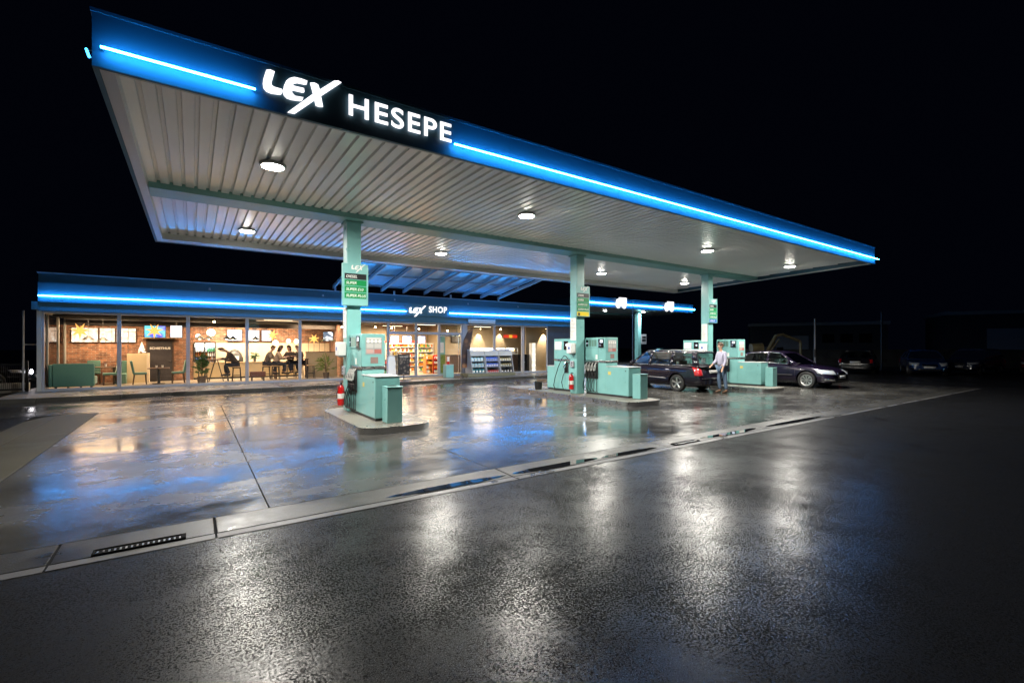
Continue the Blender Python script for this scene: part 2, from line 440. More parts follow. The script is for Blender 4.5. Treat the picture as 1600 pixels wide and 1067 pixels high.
# left road edging beyond the fence: lit lot
# drain grates
for i, (x0, x1, lab) in enumerate([(-.67, -.05, 'slotted iron drain grate in the gutter nearest the camera, between two wide kerb joints'),
                               (6.72, 7.40, 'slotted iron drain grate further along the gutter, in front of the middle pump island')]):
    t = thing('drain_grate', lab, 'drain grate', (x0, 4.955, .018))
    L = x1-x0
    f = MB().box(0, L, 0, .012, -.01, .004).box(0, L, .098, .11, -.01, .008).box(0, .014, .012, .098, -.01, .008).box(L-.03, L, .012, .098, -.01, .008)
    f.build('frame', M['joint'], t, bevel=.002)
    MB().quad((.01,.01,.001),(L-.01,.01,.001),(L-.01,.1,.001),(.01,.1,.001)).build('shaft', M['joint'], t, fix=False)  # flat black sheet painted as the darkness inside the drain
    x = .03
    while x < L-.04:
        MB().box(x, x+.012, .012, .052, .002, .007).build('grate_bar', M['steel'], t); x += .036

# ================================================================== MAIN CANOPY
FX0, FX1, RX1, FY, RY = -.87, 20.05, 22.1, 6.48, 16.42
ZB, ZT = 4.60, 5.165
canopy = thing('filling_station_canopy', 'large flat canopy with teal fascia and ribbed white underside over the pumps', 'canopy', (10, 11.4, 0))
C0 = Vector((10, 11.4, 0))
def cb(mbx, name, m, **k):
    mbx.v = [(v[0]-C0.x, v[1]-C0.y, v[2]-C0.z) for v in mbx.v]
    return mbx.build(name, m, canopy, **k)
def xr(y): return FX1 + (RX1-FX1)*(y-FY)/(RY-FY)
mb = MB()
# front fascia in panels
xs = [FX0 + (FX1-FX0)*i/8 for i in range(9)]
for a, b in zip(xs, xs[1:]): mb.box(a+.0015, b-.0015, FY, FY+.05, ZB, ZT)
for a, b in zip([FX0]+[3,7,11,15,19], [3,7,11,15,19]+[RX1]): mb.box(a+.0015, b-.0015, RY-.05, RY, ZB, ZT)
mb.box(FX0, FX0+.05, FY+.051, RY-.051, ZB, ZT)
mb.prism([(FX1-.05,FY+.051),(FX1,FY+.051),(RX1,RY-.051),(RX1-.05,RY-.051)], 'z', ZB, ZT)
cb(mb, 'fascia', M['tealdark'])
cb(MB().prism([(FX0-.015,FY-.015),(FX1+.015,FY-.015),(RX1+.02,RY+.015),(FX0-.015,RY+.015)], 'z', ZT, ZT+.035), 'roof', M['tealdark'])
# underside trim
mb = MB()
mb.box(FX0+.051, FX1-.1, FY+.051, FY+.11, ZB+.012, ZB+.03)
mb.box(FX0+.051, FX0+.16, FY+.112, RY-.45, ZB+.012, ZB+.03)
mb.box(FX0+.16, FX0+.175, FY+.11, RY-.45, ZB+.012, ZB+.2)
mb.box(FX0+.051, RX1-.1, RY-.449, RY-.051, ZB+.012, ZB+.03)
mb.box(FX0+.16, RX1-.3, RY-.465, RY-.45, ZB+.012, ZB+.2)
mb.prism([(FX1-.16,FY+.112),(FX1-.051,FY+.112),(xr(RY-.45)-.051,RY-.45),(xr(RY-.45)-.16,RY-.45)], 'z', ZB+.012, ZB+.03)
cb(mb, 'edge_trim', M['trim'])
# ribbed deck: wide pans and narrow recessed grooves
mb = MB(); ZD = 4.77; pitch = .195; x = FX0+.17; y1 = RY-.46
def y_start(x): 
    return FY+.06 if x <= FX1-.12 else FY+.06 + (x-FX1+.12)*(RY-FY)/(RX1-FX1)
while x < RX1-.35:
    ys = y_start(x+pitch)
    if ys < y1-.3:
        mb.quad((x,ys,ZD),(x+.13,ys,ZD),(x+.13,y1,ZD),(x,y1,ZD))
        mb.quad((x+.13,ys,ZD),(x+.142,ys,ZD+.045),(x+.142,y1,ZD+.045),(x+.13,y1,ZD))
        mb.quad((x+.142,ys,ZD+.045),(x+.183,ys,ZD+.045),(x+.183,y1,ZD+.045),(x+.142,y1,ZD+.045))
        mb.quad((x+.183,ys,ZD+.045),(x+.195,ys,ZD),(x+.195,y1,ZD),(x+.183,y1,ZD+.045))
    x += pitch
dk = cb(mb, 'ribbed_soffit', M['deck'], smooth=False, fix=False)
mb = MB().box(FX0+.18, xr(11.4)-.2, 11.08, 11.72, ZB+.06, ZD+.05)
cb(mb, 'beam', M['tealbeam'], bevel=.006)
COLX = [3.01, 10.28, 17.5]
for cx in COLX:
    mb = MB().box(cx, cx+.33, 11.34, 11.67, .14, ZB+.058)
    c = cb(mb, 'column', M['teal'], bevel=.012)
    pm = MB().box(cx-.04, cx+.37, 11.30, 11.71, ZB+.02, ZB+.055)
    pm.v = [(v[0]-C0.x, v[1]-C0.y, v[2]) for v in pm.v]
    pm.build('flange', M['tealbeam'], c)
# LED strips along the fascia
def led_strip(name, label, a, b, r, m, wall):
    """a,b end points; wall = unit vector pointing to the wall"""
    a = Vector(a); b = Vector(b); w = Vector(wall)
    o = MB().tube([a-a, b-a], r, 8).build(name, m)
    o.location = a; tag(o, label, 'light strip', 'blue light strips')
    n = max(1, int((b-a).length/3))
    for i in range(n+1):
        p = (b-a)*(i/n)*.98 + (b-a)*.01
        MB().tube([p + w*r*.9, p + w*(r+.06)], .008, 6).build('clip', M['steel'], o)
    return o
led_strip('light_strip', 'short glowing blue light strip on the canopy front, before the white logo', (-.79,FY-.085,4.775), (.62,FY-.085,4.772), .0125, M['led_big'], (0,1,0))
led_strip('light_strip', 'long glowing blue light strip running along the canopy front after the town name', (3.30,FY-.085,4.765), (20.13,FY-.085,4.765), .0125, M['led_big'], (0,1,0))
led_strip('light_strip', 'blue light strip along the rear fascia of the canopy, facing the glass roof and shop', (FX0+.2,RY+.085,4.78), (RX1-.2,RY+.085,4.78), .0125, M['led_big'], (0,-1,0))
led_strip('light_strip', 'blue light strip on the end fascia of the canopy, seen edge-on as a small glint', (FX0-.05,FY+.06,4.78), (FX0-.05,FY+.22,4.78), .0125, M['led_tip'], (1,0,0))
# illuminated lettering on the canopy
def poly_letters(name, polys, ymid, th, m, parent):
    k = MB()
    for p in polys: k.prism(p, 'y', ymid, ymid+th)
    return k.build(name, m, parent)
lexL = [(0.745,5.075),(0.79,5.092),(0.838,5.083),(0.800,4.93),(0.808,4.902),(0.835,4.892),(0.915,4.892),(0.930,4.875),(0.918,4.835),(0.895,4.818),(0.80,4.803),(0.745,4.813),(0.715,4.845),(0.708,4.90),(0.716,4.965)]
lexE = [(1.215,5.089),(1.207,5.045),(1.185,5.035),(1.10,5.028),(1.055,5.008),(1.045,4.975),(1.175,4.982),(1.180,4.94),(1.165,4.925),(1.035,4.918),(1.035,4.882),(1.07,4.852),(1.160,4.862),(1.168,4.865),(1.155,4.825),(1.13,4.808),(1.028,4.793),(0.975,4.797),(0.942,4.825),(0.932,4.875),(0.945,4.95),(0.968,5.01),(1.005,5.055),(1.061,5.088),(1.14,5.094)]
lexX1 = [(1.545,5.195),(1.60,5.214),(1.640,5.203),(1.337,4.903),(1.065,4.627),(0.985,4.622),(1.284,4.944)]
lexX2 = [(1.250,5.075),(1.30,5.090),(1.345,5.080),(1.362,5.030),(1.405,4.812),(1.36,4.80),(1.318,4.805),(1.285,4.95)]
def logo(loc, k, m, name='logo_lettering', parent=None, th=.05):
    tf = lambda P: [((x-.71)*k, (z-4.80)*k) for x, z in P]
    t = thing(name, None, None, loc) if parent is None else parent
    obs = []
    for nm, P, dy in (('letter', [lexL], 0), ('letter', [lexE], 0), ('letter', [lexX1, lexX2], 0)):
        b = MB()
        for i, p in enumerate(P): b.prism(tf(p), 'y', -th - .004*i*k, 0 - .0005*i)
        o = b.build(nm, m, t)
        if parent is not None: o.location = loc
        obs.append(o)
    return t
t = logo((.71, FY-.012, 4.80), 1.0, M['sign'], th=.018); tag(t, 'big white backlit LEX logo on the dark canopy fascia', 'illuminated sign'); t.name = 'logo_sign'
def sign_text(label, body, x0, x1, y, z0, caph, m, off=.012):
    t = thing('lettering_sign', label, 'illuminated sign', (x0, y, z0))
    o = text_mesh('letters', body, caph/.70, m, t, (0,0,0), extrude=.006, offset=off*.5, width=x1-x0, space=1.13)
    return t
sign_text('white backlit letters spelling HESEPE on the canopy fascia', 'HESEPE', 1.735, 3.27, FY-.035, 4.80, .275, M['sign'], off=.008)

# canopy lamps
LP = [(1.12, 8.85, 'round floodlight under the canopy, over the empty lane left of the first column'),
      (6.45, 8.85, 'round floodlight between first and middle columns, in the row nearer the road'),
      (13.6, 8.85, 'round floodlight between middle and last columns, in the row nearer the road'),
      (18.85, 8.80, 'round floodlight nearest the pointed far tip of the canopy'),
      (1.18, 14.2, 'round floodlight behind the beam at the near end of the canopy'),
      (6.75, 14.05, 'round floodlight behind the beam, above the glass roof over the shop entrance'),
      (14.15, 14.1, 'round floodlight behind the beam, just past the middle column'),
      (19.65, 14.0, 'round floodlight behind the beam, just before the last column as seen')]
ld = bpy.data.lights.new('floodlight', 'AREA'); ld.shape = 'DISK'; ld.size = .30; ld.energy = 190; ld.color = (1, .95, .85); ld.spread = R(172)
lamp0 = None
for x, y, lab in LP:
    if lamp0 is None:
        t = thing('canopy_floodlight', lab, 'canopy light', (x, y, ZD-.03), group='round floodlights under the canopy')
        MB().lathe([(.0,.03),(.20,.03),(.21,.02),(.21,-.005),(.19,-.02),(.165,-.022),(.165,-.010),(0,-.010)]).build('housing', M['trim'], t)
        MB().lathe([(0,-.046),(.07,-.044),(.13,-.036),(.165,-.026),(.172,-.0235)]).build('lens', M['lamp'], t)
        lo = bpy.data.objects.new('glow', ld); COL.objects.link(lo); lo.parent = t; lo.location = (0,0,-.055)
        lamp0 = t
    else:
        dup(lamp0, lab, (x, y, ZD-.03))

# ================================================================== PUMP ISLANDS
def island(cx, label, far):
    x0, x1, y0, y1 = cx-.42, cx+1.02, 8.68, far
    def outline(g):
        pts = []
        for (ox, oy, a0, rr) in ((x0+.42,y0+.34,180,.42),(x1-.42,y0+.34,270,.42),(x1-.5,y1-.5,0,.5),(x0+.5,y1-.5,90,.5)):
            ry = .34 if oy < 9.5 else .5
            for k in range(9):
                a = R(a0 + k*90/8)
                pts.append((ox+(rr-g)*math.cos(a), oy+(ry-g)*math.sin(a)))
        return pts
    t = thing('pump_island', label, 'pump island', (cx, 11.4, 0), group='raised pump islands')
    def loc(b): b.v = [(v[0]-cx, v[1]-11.4, v[2]) for v in b.v]; return b
    loc(MB().prism(outline(.008), 'z', .001, .136)).build('top_slab', M['paving'], t)
    o = outline(0); i = outline(.012); n = len(o); k = MB()
    vs = [(p[0],p[1],.0) for p in o] + [(p[0],p[1],.143) for p in o] + [(p[0],p[1],.143) for p in i] + [(p[0],p[1],.13) for p in i]
    fs = []
    for a in range(3):
        for q in range(n): fs.append((a*n+q, a*n+(q+1) % n, (a+1)*n+(q+1) % n, (a+1)*n+q))
    loc(k.add(vs, fs)).build('edge_band', M['steel'], t)
    return t
island(COLX[0], 'steel-edged pump island nearest the shop cafe, with a red extinguisher on its column', 12.15)
island(COLX[1], 'steel-edged pump island in the middle, beside the dark estate car', 15.1)
island(COLX[2], 'steel-edged pump island furthest away, between the estate car and the saloon', 15.1)

def nozzle_mb():
    b = MB()
    b.tube([(-.02,0,.0),(-.05,0,.10),(-.075,0,.17),(-.06,0,.25)], [.022,.026,.024,.020], 8, 0)      # handle
    b.box(-.085,-.03,-.022,.022,.15,.20,0)
    b.tube([(-.06,0,.24),(-.03,0,.32),(.005,0,.36)], [.020,.016,.014], 8, 1)                        # spout
    b.prism([(-.10,.10),(-.055,.12),(-.03,.27),(-.075,.27)], 'y', -.030, .030, 1)
    b.tube([(-.10,0,.10),(-.115,0,.16),(-.095,0,.21)], .009, 6, 1)
    return b
def make_dispenser(label, loc, sheet_col):
    W, D0, D1 = .53, .93, 1.84
    t = thing('fuel_dispenser', label, 'fuel pump', loc, group='teal fuel dispensers on the islands')
    T = M['teal']
    MB().box(.02,W-.02,.03,D1-.02,0,.055).build('plinth', M['dark'], t)
    cab = MB().box(0,W,0,D0-.004,.055,.90).build('side_cabinet', T, t, bevel=.014)
    MB().box(-.006,W+.006,-.006,D0-.01,.901,.925).build('lid', M['greylid'], cab, bevel=.006)
    MB().cyl(0,0,0,.004,.018,n=12).build('lock', M['black'], cab, loc=(-.001,.12,.80)).rotation_euler = (0,R(-90),0)
    MB().box(.01,W-.01,D0,D1,.055,1.03).build('pump_body', T, t, bevel=.01)
    MB().box(-.012,W+.012,D0-.012,D1+.004,1.032,1.088).build('band', M['steel'], t, bevel=.004)
    head = MB().box(-.004,W+.004,D0-.006,D1,1.09,1.82).build('head', T, t, bevel=.012)
    MB().box(-.018,-.0045,D0,D1-.005,1.50,1.78).build('display_panel', M['teal'], head, bevel=.004)
    MB().box(-.001,.003,D0+.32,D0+.324,1.10,1.49).build('door_seam', M['dark'], head, loc=(-.005,0,0))
    for k, (a, b, mm) in enumerate([(1.69,1.80,M['blackgloss']),(1.56,1.66,M['tealfab']),(1.44,1.54,M['tealfab']),(1.32,1.42,M['tealfab'])]):
        MB().box(-.024,-.0185,a,b,1.54,1.75).build('price_window', mm, head, bevel=.003)
    MB().box(-.006,.0,1.705,1.785,1.63,1.645).build('readout', M['white_screen'], head, loc=(-.0245,0,0))
    term = MB().box(-.034,-.0185,1.0,1.23,1.50,1.775).build('payment_terminal', M['blackgloss'], head, bevel=.006)
    MB().box(-.0365,-.0345,1.03,1.15,1.655,1.745).build('screen', M['white_screen'], term)
    MB().box(-.0365,-.0345,1.10,1.17,1.55,1.60).build('keypad', M['silver'], term)
    MB().box(-.0365,-.0345,1.19,1.215,1.53,1.68).build('card_slot', M['silver'], term)
    MB().box(-.007,-.0045,D0+.36,D0+.44,1.13,1.27).build('leaflet', M['paper'], head)
    MB().cyl(0,0,0,.004,.014,n=10).build('lock', M['black'], head, loc=(-.0045,D0+.2,1.44)).rotation_euler = (0,R(-90),0)
    MB().box(-.004,-.001,D0-.22,D0-.10,.66,.76).build('notice', mat('notice_yellow',(.6,.5,.15),.6), cab)
    st = MB().box(.09,.46,D0-.010,D0-.0065,1.36,1.74).build('sticker_sheet', mat('sticker_grey', (.33,.36,.36), .5), head)
    for k in range(4):
        MB().cyl(0,0,0,.002,.038,n=18).build('round_sticker', M['paper'], st, loc=(.145+k*.087,D0-.0105,1.655)).rotation_euler = (R(90),0,0)
    MB().box(.11,.44,D0-.0125,D0-.0105,1.705,1.728).build('text_strip', M['paper'], st)
    MB().box(.11,.265,D0-.0125,D0-.0105,1.50,1.60).box(.285,.44,D0-.0125,D0-.0105,1.50,1.60).build('notice', mat('notice_grey',(.5,.5,.48),.6), st)
    MB().box(.11,.265,D0-.0125,D0-.0105,1.385,1.475).build('notice', mat('notice_pink',(.50,.33,.30),.6), st)
    MB().box(.285,.44,D0-.0125,D0-.0105,1.385,1.475).build('notice', mat('notice_red',(.42,.14,.12),.6), st)
    MB().box(.20,.37,D0-.010,D0-.0065,1.16,1.30).build('small_sticker', mat('sticker_brown', (.25,.17,.15), .6), head)
    # nozzle bay
    bay = MB().box(-.012,.008,1.27,1.83,.50,1.03).build('nozzle_bay', M['dark'], t, bevel=.006)
    for k in range(4):
        y = 1.34 + k*.135
        nz = nozzle_mb().build('nozzle', [M['black'], M['trim']], t, loc=(-.012, y, .66))
        MB().box(-.055,0,-.045,.045,-.10,.02).build('holster', M['black'], nz, bevel=.008)
        hose = []
        for q in range(15):
            a = q/14
            yy = y + .11*math.sin(a*math.pi)*(1 if a < .5 else 1)
            zz = .72 - .62*math.sin(min(1,a*1.15)*math.pi*.5) if a < .85 else .10
            hose.append((-.035-.12*math.sin(a*math.pi)*.9, yy - .10*a, zz))
        MB().tube(hose, .0125, 8).build('hose', M['black'], t)
        MB().tube([(-.03,y-.03,.10),(-.03,y-.03,.55)], .010, 6).build('hose_pipe', M['black'], t)
    return t
DX = [3.08, 10.66, 18.1]
d0 = make_dispenser('four-hose teal dispenser with side cabinet on the island nearest the cafe', (DX[0], 9.5, .138), 0)
dup(d0, 'four-hose teal dispenser with side cabinet on the middle island', (DX[1], 9.5, .138))
dup(d0, 'four-hose teal dispenser with side cabinet behind the person in the pale shirt', (DX[2], 9.5, .138))
def make_far(label, loc):
    t = thing('diesel_dispenser', label, 'fuel pump', loc, group='slim dispensers behind the columns')
    T = M['teal']; W = .53
    MB().box(.02,W-.02,.03,1.25,0,.055).build('plinth', M['dark'], t)
    MB().box(.0,W,0,.88,.055,1.03).build('pump_body', T, t, bevel=.012)
    MB().box(-.012,W+.012,-.006,.886,1.032,1.085).build('band', M['steel'], t, bevel=.004)
    head = MB().box(-.004,W+.004,0,.88,1.087,1.80).build('head', T, t, bevel=.012)
    MB().box(-.016,-.0045,.46,.83,1.42,1.70).build('notice_panel', M['paper'], head, bevel=.004)
    MB().box(-.018,-.0045,.12,.34,1.42,1.72).build('display', M['blackgloss'], head, bevel=.004)
    MB().box(-.02,-.0185,.17,.24,1.55,1.62).build('readout', M['white_screen'], head)
    cab = MB().box(.005,W-.005,.89,1.28,.055,.82).build('side_cabinet', T, t, bevel=.012)
    MB().box(-.004,W+.004,.886,1.286,.821,.845).build('lid', M['greylid'], cab, bevel=.006)
    bay = MB().box(-.014,.01,.10,.32,.62,1.0).build('nozzle_bay', M['dark'], t, bevel=.005)
    nozzle_mb().build('nozzle', [M['black'], M['silver']], t, loc=(-.016, .21, .70))
    P = []
    for q in range(25):
        a = q/24
        P.append((-.05-.14*math.sin(a*math.pi), .10 + 1.0*a**1.3, 1.22*(1-abs(2*a-.75)**1.6)*1.0 if False else max(.03, 1.18 - 1.15*abs(1-2.1*a) if a < .96 else .03)))
    P = [(-.06,-.30,.42),(-.08,-.15,.78),(-.10,0,1.08),(-.10,.12,1.20),(-.10,.22,1.22),(-.11,.34,1.10),(-.13,.52,.78),(-.14,.66,.44),(-.14,.74,.16),(-.13,.66,.04),(-.12,.42,.025),(-.10,.15,.03),(-.07,-.1,.05),(-.04,-.2,.12)]
    MB().tube(P, .014, 8).build('hose', M['black'], t)
    MB().tube([(-.03,.21,.74),(-.07,.30,.55),(-.10,.36,.3),(-.10,.26,.05)], .012, 8).build('hose', M['black'], t)
    return t
f0 = make_far('slim teal dispenser with a draped single hose, behind the middle column', (DX[1], 12.08, .138))
dup(f0, 'slim teal dispenser partly hidden behind the dark estate car', (DX[2], 12.08, .138))
# litter bins on the island ends
def make_bin(label, loc, W=.32, D=.30, H=.73, group='teal litter bins at the island ends'):
    t = thing('litter_bin', label, 'litter bin', loc, group=group)
    MB().box(0,W,0,D,0,H-.02).build('body', M['teal'], t, bevel=.012)
    MB().box(-.004,W+.004,-.004,D+.004,H-.019,H).build('lid', M['teal'], t, bevel=.006)
    MB().box(.06,W-.06,.06,D-.06,H+.0005,H+.002).build('opening', M['black'], t)
    return t
b0 = make_bin('teal litter bin on the rounded end of the island nearest the cafe', (3.2, 9.11, .138))
dup(b0, 'teal litter bin on the rounded end of the middle island', (10.72, 9.11, .138))
dup(b0, 'teal litter bin on the rounded end of the furthest island', (18.22, 9.11, .138))

# price signs on the columns
def price_sign(label, cx, rows):
    t = thing('price_sign', label, 'fuel sign', (cx-.13, 11.335, 2.64), group='fuel grade signs on the columns')
    W, H = .60, .99
    MB().box(0,W,-.10,-.012,0,H).build('board', M['teal'], t, bevel=.008)
    MB().box(.15,.45,-.012,.0,.1,H-.1).build('bracket', M['dark'], t)
    logo((.20,-.101,H-.14), .36, M['white'], parent=t, th=.004)
    z = H-.235
    for txt, m, tm in rows:
        r = MB().box(.045,W-.045,-.104,-.1005,z-.135,z).build('grade_plate', m, t)
        if txt:
            text_mesh('grade_text', txt, .088, tm, r, (.075,-.106,z-.10), extrude=.001, offset=.0012, shear=.25)
        z -= .15
W_, K_ = M['white'], M['black']
G = [('DIESEL', M['blk'], W_), ('SUPER', M['green'], W_), ('SUPER E10', M['green'], W_), ('SUPER PLUS', M['green'], W_)]
price_sign('teal fuel sign listing one black and three green grades, on the column nearest the cafe', COLX[0], G)
price_sign('teal fuel sign with a yellow bottom row, on the middle column', COLX[1], G + [('', M['yellow'], K_)])
price_sign('teal fuel sign with a blue bottom row, on the furthest column', COLX[2], G + [('ADBLUE', M['bluel'], W_)])
sp = MB().box(.08,.16,-.107,-.105,.03,.12).build('symbol', M['dark']); sp.parent = [o for o in bpy.data.objects if o.get('label','').startswith('teal fuel sign with a yellow')][0]
# notices, towel dispensers, sockets and extinguishers on the columns' outer faces
where = ['nearest the cafe', 'in the middle', 'furthest away']
for i, cx in enumerate(COLX):
    o = MB().box(-.012,0,.0,.26,0,.72).build('notice_board', M['paper'], loc=(cx-.003, 11.375, 1.88))
    tag(o, 'tall white printed notice on the side of the column ' + where[i], 'notice', 'white notices on the columns')
    pr = MB()
    for r in range(14):
        wv = random.uniform(.10,.22)
        pr.box(-.0145,-.0125,.24-wv,.24,.66-r*.045,.668-r*.045+.008)
    pr.build('print', mat('print_grey', (.35,.33,.33), .6), o)
    t = thing('towel_dispenser', 'white paper towel box hanging on the column ' + where[i], 'towel dispenser', (cx-.003, 11.38, 1.42), group='white towel boxes on the columns')
    MB().box(-.20,0,0,.25,.03,.36).build('case', M['white'], t, bevel=.02)
    MB().tube([(-.10,.125,.0),(-.10,.125,.04)], [.05,.09], 12).build('outlet', M['grey'], t)
    MB().box(-.205,-.2005,.08,.16,.16,.24).build('symbol', M['bluel'], t)
    o = MB().box(-.05,0,.0,.16,0,.2).build('socket_box', M['grey'], loc=(cx-.003,11.46,1.0), bevel=.008)
    tag(o, 'small grey socket box under the towel box on the column ' + where[i], 'socket')
    MB().box(-.0535,-.051,.05,.1,.12,.16).box(-.0535,-.051,.05,.1,.05,.08).build('outlet', M['dark'], o)
    if i < 2:
        t = thing('fire_extinguisher', ['red fire extinguisher hooked beside the black nozzles of the pump nearest the cafe', 'red fire extinguisher hung on the side of the middle column'][i], 'extinguisher', (cx-.10, 11.50, .28), group='red fire extinguishers')
        b = MB().lathe([(0,0),(.07,0),(.078,.02),(.08,.04),(.08,.40),(.07,.45),(.03,.485),(.022,.50),(0,.50)]).build('cylinder', M['red'], t)
        MB().lathe([(.0805,.16),(.0815,.17),(.0815,.27),(.0805,.28)]).build('label_band', M['paper'], b)
        MB().box(-.02,.02,-.04,.02,.50,.53).box(-.012,.012,-.09,.0,.535,.55).box(-.012,.012,-.08,.0,.515,.525).build('valve', M['black'], t)
        MB().tube([(0,-.02,.51),(-.06,-.05,.46),(-.10,-.03,.30),(-.09,-.01,.08)], .009, 6).build('hose', M['black'], t)
        MB().box(.07,.095,-.03,.03,.25,.33).build('bracket', M['dark'], t)
# squeegee bucket
t = thing('squeegee_bucket', 'black bucket with a window squeegee at the far end of the middle island', 'bucket', (10.25, 13.35, .138))
MB().lathe([(0,0),(.12,0),(.15,.26),(.16,.27),(.145,.265),(.115,.02),(0,.02)]).build('pail', M['black'], t)
MB().tube([(.05,0,.05),(-.22,.02,.5)], .012, 8).build('squeegee', M['silver'], t)
# ================================================================== SHOP BUILDING
YG = 22.4
shop = thing('shop_building', 'long single-storey glass-fronted shop and cafe with a teal fascia band', 'building', (6, 24, 0))
S0 = Vector((6, 24, 0))
def sb(mbx, name, m, parent=None, **k):
    mbx.v = [(v[0]-S0.x, v[1]-S0.y, v[2]-S0.z) for v in mbx.v]
    return mbx.build(name, m, parent or shop, **k)
XL, XR = -4.36, 20.5
def panels(x0, x1, y0, y1, z0, z1, w, g=.002):
    b = MB(); x = x0
    while x < x1-.01:
        b.box(x+g, min(x+w, x1)-g, y0, y1, z0, z1); x += w
    return b
sb(panels(XL, XR, 22.30, 22.40, 2.90, 3.20, 2.05), 'lower_fascia', M['shopfascia'])
sb(panels(XL, XR, 22.22, 22.40, 3.20, 3.86, 3.1), 'fascia', M['shopfascia'])
sb(panels(XL, XR, 22.30, 22.42, 3.86, 4.19, 3.1), 'parapet', M['shopfascia'])
sb(MB().box(XL, XL+.1, 22.42, 29.5, 2.9, 4.19).box(XR-.1, XR, 22.42, 29.5, 2.9, 4.19).box(XL,XR,29.4,29.5,0.12,4.19), 'side_fascia', M['shopfascia'])
sb(MB().box(XL-.03, XR+.03, 22.27, 29.53, 4.191, 4.22), 'roof', M['grey'])
sb(MB().box(XL-.16, XL-.005, 22.24, 22.42, 2.93, 3.20), 'gutter_end', M['shopfascia'])
sb(MB().box(XL+.1, XR-.1, 22.42, 29.4, 2.955, 2.99), 'ceiling', M['ceil'])
sb(MB().box(XL+.12, XR-.1, 22.47, 29.4, .119, .128), 'floor', M['floor'])
G_ = M['grey']
# posts and windows
px = [-4.30, -2.25, -.16, 1.87, 3.92, 5.95, 7.93]
def window(x0, x1, z0=.122, z1=2.898, pane=True, name='window', transom=None):
    f = MB()
    f.box(x0, x0+.055, YG, YG+.10, z0, z1).box(x1-.055, x1, YG, YG+.10, z0, z1)
    f.box(x0+.056, x1-.056, YG+.002, YG+.098, z0, z0+.085).box(x0+.056, x1-.056, YG+.002, YG+.098, z1-.07, z1)
    if transom: f.box(x0+.056, x1-.056, YG-.01, YG+.098, transom, transom+.13)
    o = sb(f, name, G_, bevel=.004)
    if pane:
        zt = transom if transom else z1-.07
        b = MB().quad((x0+.056,YG+.05,z0+.085),(x1-.056,YG+.05,z0+.085),(x1-.056,YG+.05,zt),(x0+.056,YG+.05,zt))
        p = sb(b, 'pane', M['glass'], o, fix=False, smooth=False)
    if transom:
        b = MB().quad((x0+.056,YG+.05,transom+.13),(x1-.056,YG+.05,transom+.13),(x1-.056,YG+.05,z1-.07),(x0+.056,YG+.05,z1-.07))
        sb(b, 'pane', M['glass'], o, fix=False, smooth=False)
    return o
for a, b in zip(px, px[1:]): window(a+.005, b-.005)
window(7.935, 9.38, transom=2.28); 
window(9.39, 10.66, transom=2.28, pane=False, name='door_opening')
window(10.67, 12.02, transom=2.28)
sb(MB().box(12.03, 12.28, YG-.02, YG+.1, .122, 2.898), 'pier', G_)
for a, b in ((12.29,14.08),(14.09,16.03),(16.10,17.92)): window(a, b)
sb(MB().box(12.3, 14.0, 22.18, 22.30, 2.92, 3.14), 'shutter_box', M['trim'], bevel=.01)
# sliding door leaf parked open
lf = MB().box(10.70,10.74,YG+.13,YG+.17,.13,2.27).box(11.86,11.90,YG+.13,YG+.17,.13,2.27).box(10.741,11.859,YG+.131,YG+.169,.13,.2).box(10.741,11.859,YG+.131,YG+.169,2.2,2.27)
dl = sb(lf, 'sliding_door', M['silver'])
sb(MB().quad((10.74,YG+.15,.2),(11.86,YG+.15,.2),(11.86,YG+.15,2.2),(10.74,YG+.15,2.2)), 'pane', M['glass'], dl, fix=False)
sb(MB().box(-4.42,-4.30,22.38,22.52,.122,2.93), 'corner_post', M['trim'], bevel=.005)
# dark clad end wall
cl = MB(); x = 17.94
while x < 20.4:
    cl.box(x, x+.118, YG+.02, YG+.12, .12, 2.9); x += .12
sb(cl, 'cladding', M['cladding'])
sb(MB().box(20.38, 20.46, YG, 29.4, .12, 2.9), 'end_wall', M['cladding'])
# left glazed side wall
sw = MB(); ys = [22.53, 23.3, 24.9, 26.1]
for y in ys: sw.box(-4.36,-4.29,y-.03,y+.03,.122,2.9)
sw.box(-4.355,-4.295,22.56,26.07,.122,.2).box(-4.355,-4.295,22.56,26.07,2.83,2.9)
o = sb(sw, 'side_window', M['trim'])
for a, b in zip(ys, ys[1:]):
    sb(MB().quad((-4.325,a+.03,.2),(-4.325,b-.03,.2),(-4.325,b-.03,2.83),(-4.325,a+.03,2.83)), 'pane', M['glass'], o, fix=False)
# inner walls
sb(MB().box(-4.3,-.12,26.2,26.35,.128,2.56), 'brick_wall', M['brick'])
sb(MB().box(-4.3,6.3,26.05,26.19,2.58,2.953), 'bulkhead', M['ceil'])
for yy in (23.4, 24.4, 25.4):
    sb(MB().tube([(-4.2,yy,2.80),(6.2,yy,2.80)], .05, 8), 'duct', M['dark'])
sb(MB().box(-.119,.0,26.2,27.6,.128,2.953), 'brick_return', M['brick'])
sb(MB().box(0.0,6.35,27.6,27.75,.128,1.85), 'kitchen_wall', M['cream'])
sb(MB().box(0.0,6.35,27.6,27.75,1.851,2.953), 'brick_band', M['brick'])
sb(MB().box(6.36,6.5,23.4,29.3,.128,2.953), 'dividing_wall', M['brickdark'])
sb(MB().box(6.51,12.6,28.2,28.35,.128,2.953), 'shop_back_wall', M['tan'])
sb(MB().box(12.61,12.75,26.3,28.19,.128,2.953), 'shop_return', M['tan'])
sb(MB().box(12.76,20.3,26.3,26.45,.128,2.953), 'tan_wall', M['tan'])
sb(MB().box(17.35,20.3,23.9,24.0,.128,2.953), 'tan_screen_wall', M['tan'])
